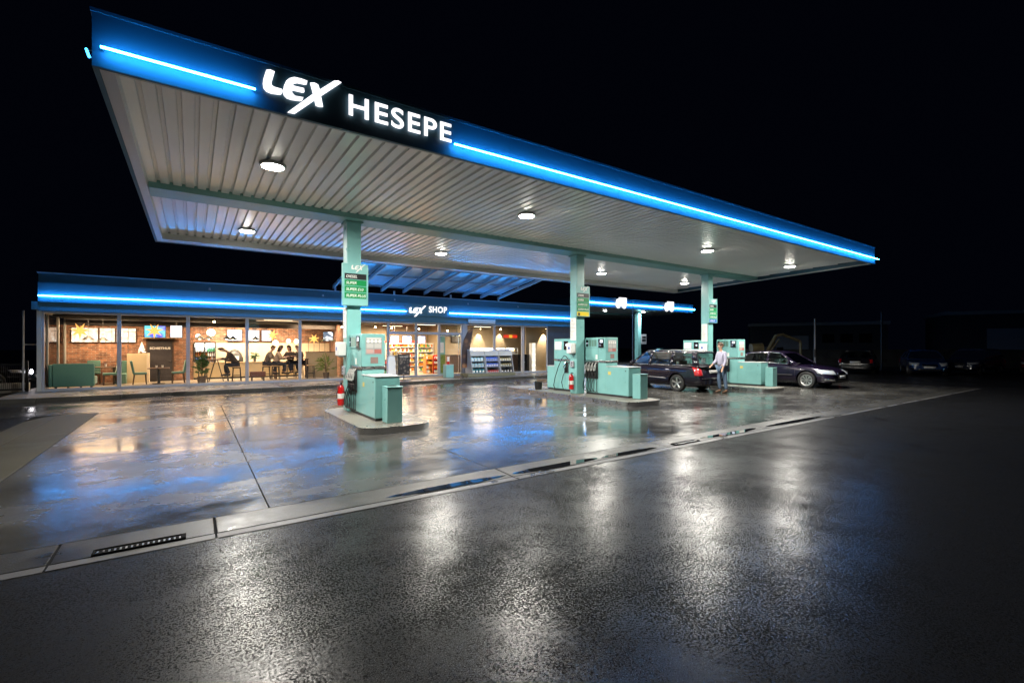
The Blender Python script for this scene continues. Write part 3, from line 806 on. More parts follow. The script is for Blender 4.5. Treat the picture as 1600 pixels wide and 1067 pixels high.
# rooftop strip and floodlight pegs on fascia
led_strip('light_strip', 'blue light strip on the shop front, between the building corner and the small white logo', (-4.34,22.13,3.40), (8.75,22.13,3.415), .019, M['led'], (0,1,0))
led_strip('light_strip', 'blue light strip on the shop front, after the small white SHOP lettering', (11.12,22.13,3.415), (20.4,22.13,3.42), .019, M['led'], (0,1,0))
t = logo((8.90, 22.17, 3.34), .97, M['sign']); t.name = 'logo_sign'; tag(t, 'small white backlit LEX logo on the shop fascia', 'illuminated sign')
sign_text('white backlit letters spelling SHOP on the shop fascia', 'SHOP', 9.97, 10.98, 22.15, 3.42, .30, M['sign'], off=.012)
cam0 = None
for k, x in enumerate((0.55, 4.85, 8.2, 12.3, 15.6)):
    t = thing('camera_dome', 'tiny grey fitting on the shop parapet, ' + ['above the second cafe window', 'above the cafe window beside the first column', 'above the doorway, beside the first roof post', 'beyond the small white lettering', 'nearest the dark clad end of the shop'][k], 'fitting', (x, 22.29, 3.97), group='small fittings along the shop parapet')
    MB().cyl(0,-.03,-.04,.03,.045,.03,12).box(-.03,.03,-.03,.01,.03,.05).build('dome', M['grey'], t)
# glass roof over the entrance
pg = thing('glass_roof', 'blue-lit glass roof on sloping steel rafters above the shop entrance', 'glass roof', (9.5, 22, 4.3))
sl = .145; x0r, x1r = 5.35, 14.35; N_ = 9
def zr(y): return 4.36 + (22.3-y)*sl
for k in range(N_):
    x = x0r + (x1r-x0r)*k/(N_-1)
    b = MB().prism([(22.5-22,zr(22.5)-4.3),(22.5-22,zr(22.5)+.16-4.3),(17.0-22,zr(17.0)+.16-4.3),(17.0-22,zr(17.0)+.04-4.3)], 'x', x-9.5-.04, x-9.5+.04)
    b.build('rafter', M['grey'], pg, bevel=.005)
for y in (22.1, 20.4, 18.7, 17.2):
    MB().box(x0r-9.5,x1r-9.5,y-22-.03,y-22+.03,zr(y)+.165-4.3,zr(y)+.21-4.3).build('purlin', M['grey'], pg)
for k in range(N_-1):
    a = x0r + (x1r-x0r)*k/(N_-1) - 9.5 + .02; c = a + (x1r-x0r)/(N_-1) - .04
    MB().quad((a,.5,zr(22.5)+.225-4.3),(c,.5,zr(22.5)+.225-4.3),(c,-5.1,zr(16.9)+.225-4.3),(a,-5.1,zr(16.9)+.225-4.3)).build('glass_panel', M['roofglass'], pg, fix=False)
for x in (5.4, 8.2, 11.3, 14.3):
    MB().box(x-9.5-.035,x-9.5+.035,.3,.37,-.08,.10).build('post', M['grey'], pg)
# ------------------------------------------------------------------ interior lighting
def area(name, x, y, z, sx, sy, e, col, parent=None):
    l = bpy.data.lights.new(name, 'AREA'); l.shape = 'RECTANGLE'; l.size = sx; l.size_y = sy; l.energy = e; l.color = col
    o = bpy.data.objects.new(name, l); COL.objects.link(o); o.location = (x, y, z); o.parent = parent
    return o
def ceiling_lamp(x, y, z, e, col, label, sx=1.2, sy=.12, em=10):
    t = thing('ceiling_lamp', label, 'ceiling lamp', (x, y, z), group='strip lamps on the shop ceiling')
    MB().box(-sx/2,sx/2,-sy/2,sy/2,.002,.05).build('housing', M['dark'], t)
    MB().box(-sx/2+.02,sx/2-.02,-sy/2+.01,sy/2-.01,-.008,.001).build('diffuser', emat('diffuser_'+name_id(), col, em), t)
    area('glow', 0, 0, -.03, sx*1.5, .5, e, col, t)
_n = [0]
def name_id(): _n[0] += 1; return str(_n[0])
WARM = (1,.67,.38); WARM2 = (1,.76,.50)
ceiling_lamp(-2.9, 24.9, 2.86, 82, WARM, 'warm strip lamp over the corner cafe table', em=3)
ceiling_lamp(-.2, 25.0, 2.86, 60, WARM, 'warm strip lamp over the cafe table by the dark door', em=3)
ceiling_lamp(1.4, 26.6, 2.86, 112, WARM2, 'warm strip lamp over the bottle fridge and counter', em=3)
ceiling_lamp(3.7, 26.3, 2.86, 125, WARM2, 'warm strip lamp over the menu screens', em=3)
ceiling_lamp(5.3, 25.6, 2.86, 75, WARM, 'warm strip lamp over the beige partition', em=3)
ceiling_lamp(3.2, 23.5, 2.86, 26, WARM, 'added fill lamp just inside the glass over the seated group', em=3)  # added lamp that brightens the faces and table below it
ceiling_lamp(9.6, 26.4, 2.86, 220, (1,.74,.46), 'warm strip lamp over the snack shelves', em=3)
ceiling_lamp(10.6, 24.0, 2.86, 85, (1,.78,.54), 'warm strip lamp just inside the open door', em=3)
ceiling_lamp(14.6, 24.6, 2.86, 75, (1,.80,.56), 'warm strip lamp over the dark counter', em=3)
# wall washers in the tan corner
for k, (x, y, e) in enumerate(((13.9,26.05,16),(15.3,26.05,16),(16.9,26.05,14),(18.75,23.62,30))):
    t = thing('wall_spotlight', 'small ceiling spotlight washing the tan wall, ' + ['beside the wall screen', 'over the white display machines', 'beside the glowing red word', 'alone in the last window'][k], 'spotlight', (x, y, 2.9), group='spotlights by the tan wall')
    MB().cyl(0,0,-.1,.05,.04,n=12).build('housing', M['dark'], t)
    MB().cyl(0,0,-.108,-.101,.032,n=12).build('lens', M['warmbulb'], t)
    l = bpy.data.lights.new('glow', 'SPOT'); l.energy = e*9; l.color = (1,.80,.55); l.spot_size = R(62); l.spot_blend = .5; l.shadow_soft_size = .03
    o = bpy.data.objects.new('glow', l); COL.objects.link(o); o.parent = t; o.location = (0,0,-.12); o.rotation_euler = (R(12),0,0)
# bare bulbs / spots near the ceiling
bl0 = None
BL = [(5.9,23.2,2.62,'beside the first canopy column'),(7.0,24.6,2.55,'left of the doorway glass'),(7.55,23.3,2.66,'at the top corner of the doorway glass'),(8.25,22.9,2.62,'shining through the glass above the doorway'),
      (9.75,23.0,2.6,'over the open door'),(11.55,23.3,2.55,'over the glass to the side of the door'),(12.35,23.0,2.5,'above the feather flag'),(12.9,24.0,2.85,'above the first bay of the outdoor rack'),(15.2,23.6,2.72,'in the window before the red word'),(.75,23.9,2.75,'above the high table with the stool'),(4.35,25.2,2.5,'above the group at the long table')]
for x, y, z, w in BL:
    lab = 'tiny bright ceiling spotlight ' + w
    if bl0 is None:
        t = thing('spotlight', lab, 'spotlight', (x,y,z), group='tiny ceiling spotlights'); bl0 = t
        MB().tube([(0,0,.05),(0,0,.30)], .008, 6).tube([(0,.02,.05),(0,-.06,-.01)], [.045,.04], 10).build('housing', M['dark'], t)
        MB().lathe([(0,-.035),(.03,-.03),(.036,0),(.03,.02),(0,.03)], (0,-.075,-.02), n=12).build('bulb', M['warmbulb'], t)
    else: dup(bl0, lab, (x,y,z))
# paper stars
def star(label, loc, r, rz):
    t = thing('paper_star', label, 'paper star', loc, rz, group='glowing paper stars in the cafe')
    b = MB(); n = 7; vs = [(0,-.09,0),(0,.09,0)]
    for k in range(2*n):
        a = math.pi/2*3 + k*math.pi/n; rr = r if k % 2 == 0 else r*.36
        vs.append((rr*math.cos(a), 0, rr*math.sin(a)))
    fs = []
    for k in range(2*n):
        i = 2+k; j = 2+(k+1) % (2*n); fs += [(0,i,j),(1,j,i)]
    b.add(vs, fs).build('shade', M['star'], t, smooth=False)
    MB().tube([(0,0,r*.4),(0,0,2.94-loc[2])], .006, 5).build('cord', M['dark'], t)
    return t
star('large glowing yellow paper star above the corner cafe table', (-3.44,23.2,2.25), .31, R(-10))
star('glowing yellow paper star in front of the blue screen', (-1.27,23.4,2.29), .31, R(0))
star('glowing paper star above the seated group in the cafe', (3.05,24.3,2.2), .30, R(15))
star('glowing paper star above the beige partition with the garland', (5.0,24.9,2.05), .27, R(-20))
def pic(name, c1, c2, s, scale=6):
    m = emat(name, c1, s); nt = m.node_tree; b = nt.nodes['Principled BSDF']
    tc = nt.nodes.new('ShaderNodeTexCoord'); n = nt.nodes.new('ShaderNodeTexVoronoi'); n.inputs['Scale'].default_value = scale
    cr = nt.nodes.new('ShaderNodeValToRGB'); cr.color_ramp.elements[0].color = (*c1,1); cr.color_ramp.elements[1].color = (*c2,1)
    cr.color_ramp.elements[0].position = .2; cr.color_ramp.elements[1].position = .55; cr.color_ramp.interpolation = 'EASE'
    nt.links.new(tc.outputs['Object'], n.inputs['Vector']); nt.links.new(n.outputs['Distance'], cr.inputs[0]); nt.links.new(cr.outputs[0], b.inputs['Emission Color'])
    return m
# left room lit picture strip on brick wall
for k, (a, b) in enumerate(((-4.15,-3.3),(-3.27,-2.75),(-2.72,-2.05))):
    o = MB().box(a,b,26.13,26.199,1.84,2.46).build('light_box', M['dark'])
    tag(o, 'bright white light box high on the brick wall, ' + ['nearest the glass corner', 'the narrow one in the middle', 'nearest the beige half wall'][k], 'light box', 'white light boxes on the brick wall')
    MB().box(a+.02,b-.02,26.125,26.131,1.86,2.44).build('panel', pic('lightbox'+str(k), (1,.86,.70), (.75,.50,.34), 1.1, 7), o)
    gr = MB(); x = a+.12
    while x < b-.05: gr.box(x,x+.012,26.118,26.124,1.86,2.44); x += .28
    gr.box(a+.02,b-.02,26.118,26.124,2.3,2.315).build('grid', M['dark'], o)
# pendant lamps
def pendant(label, loc, e=1.0):
    t = thing('pendant_lamp', label, 'pendant lamp', loc, group='dark pendant lamps in the cafe')
    MB().lathe([(.03,.16),(.05,.13),(.20,.0),(.205,-.01),(.195,-.008),(.045,.12),(.0,.13)]).build('shade', M['dark'], t)
    MB().tube([(0,0,.15),(0,0,2.94-loc[2])], .006, 5).build('cord', M['dark'], t)
    MB().lathe([(0,-.03),(.03,-.02),(.045,.02),(.03,.05),(0,.06)], n=12).build('bulb', emat('bulb_'+name_id(), (1,.66,.32), 22*e), t)
for loc, w in (((-3.5,25.3,1.95),'over the corner table, the one nearer the glass'),((-3.05,25.3,1.90),'over the corner table, the one nearer the half wall'),
               ((.25,25.6,2.02),'over the counter, the first beside the brick corner'),((.6,25.6,2.02),'over the counter, close beside the bright glow'),
               ((1.3,25.6,2.02),'over the stooping customer on the stool'),((1.55,25.6,2.0),'over the counter before the first menu screen'),((2.5,25.7,2.0),'hanging before the second menu screen')):
    pendant('dark pendant lamp ' + w, loc)
# big glowing globe lamps
for (x, y, z, r), w in (((.7,26.1,2.32,.17),'the largest, above the bottle fridge'),((.2,26.3,2.15,.10),'the small one beside the brick corner'),((3.4,25.9,1.85,.13),'above the seated couple'),((4.0,26.0,1.95,.10),'above the faces across the table'),((4.35,25.9,1.93,.11),'beside the window post near the group')):
    t = thing('globe_lamp', 'glowing globe lamp over the cafe counter, ' + w, 'globe lamp', (x,y,z), group='glowing globe lamps')
    MB().lathe([(r*math.sin(math.pi*k/12), -r*math.cos(math.pi*k/12)) for k in range(13)], n=16).build('globe', emat('globe_'+name_id(), (1,.76,.42), 5), t)
    MB().tube([(0,0,r),(0,0,2.94-z)], .006, 5).build('cord', M['dark'], t)
# door with lettering
t = thing('toilet_door', 'dark door with white SCHIETHUS lettering in the brick wall', 'door', (-1.66, 26.1, .128))
MB().box(0,.90,0,.095,0,1.80).build('leaf', M['chalk'], t, bevel=.005)
MB().box(-.05,-.001,-.01,.09,0,1.85).box(.901,.95,-.01,.09,0,1.85).box(-.05,.95,-.01,.09,1.851,1.90).build('frame', M['wood'], t)
text_mesh('lettering', 'SCHIETHUS', .13, M['paper'], t, (.08,-.008,1.42), extrude=.003, offset=.004, width=.74)
MB().box(.76,.86,-.05,-.001,.86,.89).build('handle', M['silver'], t)
t = thing('shelf_ledge', 'lit wooden ledge on the brick wall above the dark door', 'shelf', (-1.85,26.0,2.02)); MB().box(0,1.35,-.1,.19,0,.04).build('board', M['woodlt'], t)
# screens
def screen(label, x0, x1, y, z0, z1, m, tilt=0, grp='lit screens in the shop windows'):
    t = thing('display_screen', label, 'screen', ((x0+x1)/2, y, (z0+z1)/2), tilt, group=grp)
    w, h = (x1-x0)/2, (z1-z0)/2
    MB().box(-w,w,0,.05,-h,h).build('casing', M['blackgloss'], t)
    MB().box(-w+.02,w-.02,-.006,-.0005,-h+.02,h-.02).build('screen', m, t)
    if z1 < 2.8: MB().tube([(0,.02,h),(0,.02,2.95-(z0+z1)/2)], .012, 6).build('bracket', M['dark'], t)
    return t
screen('hanging screen showing a blue and teal picture behind a paper star', -1.74,-.98,25.5,2.05,2.58, pic('pic_blue',(.05,.08,.9),(.10,.55,.65),.8,3), R(8))
screen('tilted hanging screen with a pale picture beside the brick corner', -.84,-.38,25.4,2.05,2.60, pic('pic_pale',(.5,.75,.9),(.95,.7,.8),.9,3), R(-12))
for k, (a, b) in enumerate(((1.42,2.08),(2.30,2.86),(2.95,3.42))):
    screen('white menu screen above the cafe counter, ' + ['over the domed oven', 'beside the window post', 'over the seated couple'][k], a, b, 27.5, 1.95, 2.52, pic('menu'+str(k), (.35,.6,1) if k==0 else (.9,.9,1), (1,.98,.92), 1.15, 9))
screen('black and white picture screen above the garland', 5.78,6.3,26.5,1.96,2.47, pic('pic_bw',(.9,.95,1),(.05,.08,.12),1.2,5))
for k, (a, b) in enumerate(((9.5,10.02),(10.22,10.8),(11.2,11.68))):
    screen('bright blue-white promotion screen above the snack shelves, ' + ['first from the cafe', 'the middle one', 'over the open door'][k], a, b, 26.5, 1.85, 2.30, pic('promo'+str(k), (.25,.5,1), (1,1,1), 1.4, 5))
screen('dark wall screen with one light spot beside the entrance', 13.32,14.05,26.2,1.92,2.36, emat('dim_screen',(.2,.12,.06),.25))
# cafe furniture
def cafe_chair(label, x, y, rz, grp='teal cafe chairs'):
    t = thing('cafe_chair', label, 'chair', (x,y,.128), rz, group=grp)
    MB().box(-.22,.22,-.22,.22,.40,.49).build('seat', M['tealfab'], t, bevel=.03)
    MB().prism([(.16,.44),(.24,.44),(.33,.95),(.28,.97),(.24,.95)], 'x', -.21, .21).build('backrest', M['tealfab'], t, bevel=.02)
    for sx in (-1,1):
        for sy in (-1,1):
            MB().tube([(sx*.19,sy*.18,.40),(sx*.20,sy*.20+(.03 if sy>0 else 0),0)], [.025,.018], 8).build('leg', M['wood'], t)
    return t
cafe_chair('teal upholstered chair drawn up to the corner table', -2.75,24.6,R(-80))
cafe_chair('teal upholstered chair on the half-wall side of the small table', -1.78,24.3,R(95))
cafe_chair('teal upholstered chair between the small table and the brick corner', -.52,24.3,R(-85))
cafe_chair('teal upholstered chair behind the corner table', -3.4,25.75,R(5))
def table(label, x, y, w, d, h, leg='pedestal', m=None):
    t = thing('cafe_table', label, 'table', (x,y,.128))
    MB().box(-w/2,w/2,-d/2,d/2,h-.035,h).build('tabletop', m or M['wood'], t, bevel=.008)
    if leg == 'pedestal':
        MB().cyl(0,0,.02,h-.036,.05,n=12).cyl(0,0,0,.025,.22,n=20).build('pedestal', M['dark'], t)
    elif leg == 'trestle':
        for sx in (-1,1):
            MB().tube([(sx*(w/2-.12),-.18,0),(sx*(w/2-.12)-sx*.12,0,h-.04),(sx*(w/2-.12),.18,0)], .025, 6).build('leg', M['dark'], t)
            MB().tube([(sx*(w/2-.3),-.0,.0),(sx*.05,0,h-.05)], .02, 6).build('brace', M['dark'], t)
    else:
        for sx in (-1,1):
            for sy in (-1,1): MB().box(sx*(w/2-.06)-.03,sx*(w/2-.06)+.03,sy*(d/2-.06)-.03,sy*(d/2-.06)+.03,0,h-.036).build('leg', m or M['wood'], t)
    return t
table('dark corner table behind the teal sofa, laid with cups', -3.15,25.1,1.1,.7,.72,'legs')
table('small dark pedestal table in front of the dark door', -1.17,24.3,.72,.6,.66)
table('high trestle table where the customer on the stool leans', .85,24.5,1.15,.6,.98,'trestle')
table('long high table between the seated people', 3.95,24.85,1.5,.6,.95,'legs')
for k, (x, y, z) in enumerate(((-3.3,25.0,.85),(-2.95,25.15,.85),(-1.25,24.25,.79),(-1.05,24.35,.79),(3.7,24.8,1.08),(.7,24.5,1.11))):
    o = MB().lathe([(0,0),(.03,0),(.042,.10),(.038,.10),(.028,.01),(0,.01)], n=14).build('cup', M['white'], loc=(x,y,z))
    tag(o, ['white cup on the corner table, nearer the glass', 'white cup on the corner table, nearer the half wall', 'white cup on the small table, beside the dark door', 'second white cup on the small table', 'white cup on the long high table', 'white cup on the high trestle table'][k], 'cup')
# sofa
t = thing('teal_sofa', 'high-backed teal sofa with its back to the corner window', 'sofa', (-4.1,22.72,.128))
MB().box(0,1.12,0,.16,.10,.93).build('backrest', M['tealfab_dk'], t, bevel=.03)
MB().box(0,1.12,.165,.72,.14,.45).build('seat', M['tealfab'], t, bevel=.04)
for x in (.06,.38,.72,1.0):
    MB().box(x,x+.06,.04,.1,0,.10).build('leg', M['wood'], t)
MB().box(-.10,-.005,0,.7,.1,.90).build('arm', M['tealfab_dk'], t, bevel=.03)
t = thing('banquette', 'upright teal bench end beside the beige half wall', 'bench', (-2.55,25.55,.128))
MB().box(-.1,.26,0,.12,.0,.95).box(-.1,.26,-.4,-.001,0,.42).build('seat', M['tealfab'], t, bevel=.03)
# half wall with glass and little tree
t = thing('half_wall', 'beige half wall with a glass screen standing by the brick wall', 'partition', (-2.3,25.4,.128))
MB().box(0,.66,0,.45,0,1.24).build('panel', M['beige'], t, bevel=.004); MB().box(.661,.74,0,.45,0,1.26).build('post', M['cream'], t)
MB().box(.01,.03,.2,.22,1.241,2.2).build('pole', M['silver'], t)
def xmas(label, x, y, z, h):
    t = thing('christmas_tree', label, 'christmas tree', (x,y,z)); b = MB()
    rr = random.Random(3)
    for q in range(90):
        u = rr.random(); a = rr.uniform(0,6.28); rad = .13*(1-u)*h/.5; zz = .04+u*h*.92
        c = Vector((rad*math.cos(a), rad*math.sin(a), zz)); s = .035*(1-u*.6)
        b.quad(c+Vector((-s,0,-s*.5)), c+Vector((s,0,-s*.3)), c+Vector((s*.5,s,s)), c+Vector((-s*.5,-s,s*.8)))
    b.build('needles', emat('tree_glow', (1,.85,.6), .7, (.5,.5,.4)), t, fix=False, smooth=False)
    MB().cyl(0,0,0,.08,.03,n=8).build('trunk', M['wood'], t)
xmas('small frosted christmas tree on the beige half wall', -1.82,25.6,1.37,.48)
def plant(label, x, y, h, r, n, potr, m, seed, z=.128, spread=1.0, droop=.3, leafw=.045, name='potted_plant', L=.3):
    t = thing(name, label, 'plant', (x,y,z)); rr = random.Random(seed)
    MB().lathe([(0,0),(potr*.8,0),(potr,.28),(potr*.9,.28),(potr*.85,.24),(0,.24)], n=16).build('pot', M['pot'], t)
    b = MB(); st = MB()
    for k in range(n):
        a = rr.uniform(0,6.28); hh = h*(.35+.65*rr.random()); rad = r*spread*rr.uniform(.2,1)
        p0 = Vector((0,0,.25)); p2 = Vector((rad*math.cos(a), rad*math.sin(a), hh)); p1 = Vector((p2.x*.25, p2.y*.25, .25+(hh-.25)*.7))
        if k % 3 == 0: st.tube([p0, p1, p2*.98], [.008,.006,.003], 4)
        d = (p2-p1).normalized(); side = d.cross(Vector((rr.uniform(-1,1),rr.uniform(-1,1),.3))).normalized()
        for q in range(4):
            u = q/4; c = p1.lerp(p2,u); e = c + d*L*.8 + Vector((rr.uniform(-.12,.12),rr.uniform(-.12,.12),-droop*L*rr.random()))
            mid = c.lerp(e,.5) + Vector((0,0,.03))
            b.add([c, mid+side*leafw, e, mid-side*leafw], [(0,1,2),(0,2,3)])
    b.build('leaves', m, t, fix=False, smooth=False); st.build('stem', M['wood'], t)
    return t
plant('tall leafy green plant in a dark pot by the third cafe window', .3,23.4,1.25,.26,46,.17,M['leaf'],4,leafw=.05,L=.16)
plant('potted palm with arching yellow-green fronds before the beige partition', 5.35,23.9,1.15,.48,30,.15,M['leafy'],5,leafw=.022,L=.34,droop=.6,name='potted_palm')
plant('small round bush in a pot on the cafe counter', 2.55,26.5,.45,.14,30,.07,M['leaf'],6,z=.905,leafw=.03,L=.09)
# counter, fridge, oven, back bar
t = thing('cafe_counter', 'long beige serving counter across the back of the cafe', 'counter', (0.02,26.35,.128))
MB().box(0,4.55,0,.55,.08,.74).build('front', M['beige'], t); MB().box(-.01,4.57,-.03,.6,.741,.78).build('worktop', M['woodlt'], t, bevel=.005); MB().box(0,4.55,.03,.5,0,.079).build('plinth', M['dark'], t)
t = thing('bottle_fridge', 'lit drinks fridge full of bottles behind the cafe counter', 'fridge', (.03,27.1,.128))
MB().box(0,.04,0,.45,.5,1.70).box(.42,.46,0,.45,.5,1.70).box(.86,.9,0,.45,.5,1.70).box(.04,.86,.42,.45,.5,1.70).box(0,.9,0,.45,1.701,1.76).box(0,.9,0,.45,0,.5).build('cabinet', M['dark'], t)
MB().box(.05,.41,.02,.05,1.50,1.69).box(.47,.85,.02,.05,1.50,1.69).build('light_panel', emat('fridge_light',(1,.95,.85),3), t)
for k in range(4): MB().box(.041,.859,.02,.41,.62+.22*k,.635+.22*k).build('shelf', M['silver'], t)
area('glow', .45, .15, 1.45, .7, .1, 6, (.9,.95,1), t)
bt = None; cols = [mat('bottle_green',(.05,.25,.10),.2), mat('bottle_blue',(.10,.2,.6),.2), mat('bottle_brown',(.25,.10,.03),.2), mat('bottle_clear',(.7,.75,.8),.2)]
bm_ = []
for cidx, mm in enumerate(cols):
    o = MB().lathe([(0,0),(.032,0),(.034,.02),(.034,.11),(.014,.15),(.013,.19),(0,.19)], n=8).build('bottle', mm, loc=(0,0,0)); bm_.append(o)
used = [False]*4
for row in range(4):
    for k in range(9):
        x = .10+.09*k + (.04 if k > 3 else 0); ci = (row + (k > 4)*1) % 4
        o = bm_[ci] if not used[ci] else bm_[ci].copy()
        if used[ci]: COL.objects.link(o)
        used[ci] = True
        o.location = (.03+x, 27.22, .128+.636+.22*row)
        tag(o, ['green','blue','brown','clear'][ci] + ' bottle among the others inside the lit drinks fridge', 'bottle', 'bottles in the drinks fridge')
t = thing('domed_oven', 'dark domed oven behind the cafe counter', 'oven', (1.72,27.2,.9))
pr = [(.40*math.cos(a), .0+.62*math.sin(a)) for a in [k*math.pi/2/9 for k in range(10)]]
MB().lathe(pr, n=24).build('dome', M['dark'], t); MB().box(-.16,.16,-.42,-.30,.1,.3).build('opening', emat('oven_glow',(1,.75,.45),1.2), t)
MB().cyl(0,0,-.1,0,.42,n=20).build('base', M['cream'], t)
# beige partition with posts and garland
t = thing('beige_partition', 'beige chest-high partition with thin posts and a garland', 'partition', (4.68,25.2,.128))
MB().box(0,1.5,0,.08,0,1.24).build('panel', M['beige'], t); MB().box(-.01,1.51,-.02,.12,1.241,1.275).build('ledge', M['wood'], t)
for k in range(6): MB().box(.12+k*.26,.135+k*.26,.03,.045,1.276,2.05).build('post', M['dark'], t)
b = MB(); rr = random.Random(9)
for q in range(240):
    u = rr.random(); c = Vector((.1+u*1.35, .03, 1.82 + .05*math.sin(u*12) + u*.08)) + Vector((rr.gauss(0,.02),rr.gauss(0,.025),rr.gauss(0,.025)))
    v = Vector((rr.uniform(-1,1),rr.uniform(-1,1),rr.uniform(-1,1))).normalized()*.035; w = v.orthogonal().normalized()*.012
    b.add([c-v, c+w, c+v, c-w], [(0,1,2,3)])
b.build('garland', M['leaf'], t, fix=False, smooth=False)
t = thing('brick_pier', 'dark pier at the end of the beige partition', 'pier', (6.22,23.0,.128)); MB().box(0,.26,0,.4,0,2.82).build('shaft', M['cladding'], t)
# stools and low bench
def stool(label, x, y, h=.66, m=None):
    t = thing('bar_stool', label, 'stool', (x,y,.128), group='bar stools in the cafe')
    MB().box(-.17,.17,-.17,.17,h-.05,h).build('seat', m or M['woodlt'], t, bevel=.01)
    for sx in (-1,1):
        for sy in (-1,1): MB().tube([(sx*.13,sy*.13,h-.05),(sx*.17,sy*.17,0)], .016, 6).build('leg', M['dark'], t)
    MB().tube([(-.155,-.155,.25),(.155,-.155,.25),(.155,.155,.25),(-.155,.155,.25),(-.155,-.155,.25)], .01, 5).build('footrest', M['dark'], t)
stool('bar stool under the stooping customer at the trestle table', 1.62,24.3)
stool('bar stool left empty at the near end of the trestle table', .35,24.25)
stool('bar stool under the man in the dark jacket', 2.85,24.75)
stool('bar stool under the woman in the pale top', 3.22,24.5)
stool('pale empty bar stool beside the beige partition', 4.7,24.2)
stool('bar stool under the person facing the couple', 4.0,25.3)
stool('bar stool under the person beside the window post', 4.4,25.3)
t = thing('low_bench', 'low red-brown leather bench behind the seated man', 'bench', (2.1,23.7,.128))
MB().box(0,.62,0,.35,.18,.42).build('seat', mat('brown_leather',(.12,.035,.02),.5), t, bevel=.03)
for x in (.05,.52): MB().box(x,x+.05,.03,.32,0,.18).build('leg', M['dark'], t)
# ------------------------------------------------------------------ shop goods
def rack(label, x, y, w, h, levels, d=.4, m=None, cat='shelf', cols=None, per=8, seed=1, grp='packets', lab='packet', fill=.8, hh=None):
    t = thing('shop_shelf', label, cat, (x,y,.128)); m = m or M['white']
    MB().box(0,.02,0,d,0,h).box(w-.02,w,0,d,0,h).box(.02,w-.02,d-.02,d,0,h).build('frame', m, t)
    rr = random.Random(seed); lh = h/levels
    for k in range(levels):
        MB().box(.021,w-.021,.0,d-.021,k*lh+.02,k*lh+.04).build('shelf_board', m, t)
        xx = .03
        while xx < w-.09:
            ww = rr.uniform(.06,.13); ph = lh*fill*rr.uniform(.7,1)-.04
            if xx+ww > w-.025: break
            ci = rr.randrange(len(cols))
            o = packs[cols[ci]].copy(); COL.objects.link(o); o.location = (x+xx+ww/2, y+.16, .128+k*lh+.0405); o.scale = (ww*.92, .22, ph)
            tag(o, cols[ci]+' packet standing among the others on the '+lab, 'packet', 'packets on the '+lab)
            xx += ww
    return t
packs = {}
for nm, c in (('orange',(.75,.22,.03)),('yellow',(.80,.50,.06)),('red',(.6,.03,.02)),('white',(.75,.72,.65)),('blue',(.06,.15,.5)),('green',(.08,.3,.08)),('brown',(.25,.12,.06)),('teal',(.08,.32,.34))):
    o = MB().box(-.5,.5,-.5,.5,0,1).build('packet', mat('packet_'+nm, c, .4), bevel=.02); packs[nm] = o
rack('tall shelf of snacks and drinks along the shop back wall, beyond the first two screens', 9.5,27.3,1.9,1.75,6,cols=['orange','yellow','white','brown','red'],seed=11,lab='tall back shelf beyond the cafe side')
rack('tall shelf of snacks along the shop back wall, seen through the open door', 11.5,27.2,1.05,1.75,6,cols=['yellow','orange','white','green'],seed=12,lab='tall back shelf seen through the door')
rack('orange snack rack standing just inside the open door', 10.85,24.5,.42,1.05,4,m=mat('rack_orange',(.6,.18,.05),.5),cols=['yellow','orange','white'],seed=13,lab='orange rack inside the door')
rack('red snack rack beside the orange one inside the door', 11.32,24.5,.36,1.05,4,m=M['red'],cols=['red','orange','white'],seed=14,lab='red rack inside the door')
rack('white lit shelf of goods behind the folding poster stand', 8.6,24.2,.5,1.3,5,cols=['white','yellow','brown'],seed=15,lab='white shelf behind the poster stand')
rack('shelf of goods glimpsed beside the first column', 6.9,25.0,.8,1.7,6,cols=['white','yellow','orange','brown'],seed=16,lab='shelf beside the first column')
rack('low dark shelf under the promotion screens', 8.3,25.3,.9,.8,3,m=M['dark'],cols=['brown','red','green'],seed=17,lab='low dark shelf')
for o in packs.values():
    if o.users_scene and len([1]) : bpy.data.objects.remove(o)
o = MB().box(9.4,12.0,27.18,27.25,1.93,2.02).build('red_shelf_sign', emat('red_strip',(1,.05,.03),.8,(.4,.02,.02)))
tag(o, 'long red strip above the tall snack shelves', 'shelf strip')
t = thing('stand_up_poster', 'teal and white poster panel standing behind the glass beside the door', 'poster', (10.95,23.2,.128))
MB().box(0,.44,0,.05,0,2.3).build('panel', M['teal'], t); MB().box(.05,.36,-.01,-.001,1.2,1.75).build('sheet', M['paper'], t); MB().box(.0,.44,-.01,-.001,.1,1.1).build('print', M['leafy'], t)
t = thing('dark_counter', 'dark wood counter behind the feather flag', 'counter', (12.5,24.8,.128))
MB().box(0,1.3,0,.6,0,1.0).build('front', M['wood'], t); MB().box(-.02,1.32,-.02,.62,1.001,1.04).build('worktop', M['dark'], t)
t = thing('bakery_counter', 'low dark counter with lit glass cabinets along the tan wall', 'counter', (13.9,25.2,.128))
MB().box(0,3.9,0,.7,0,.98).build('front', M['wood'], t); MB().box(-.02,3.92,-.02,.72,.981,1.02).build('worktop', M['dark'], t)
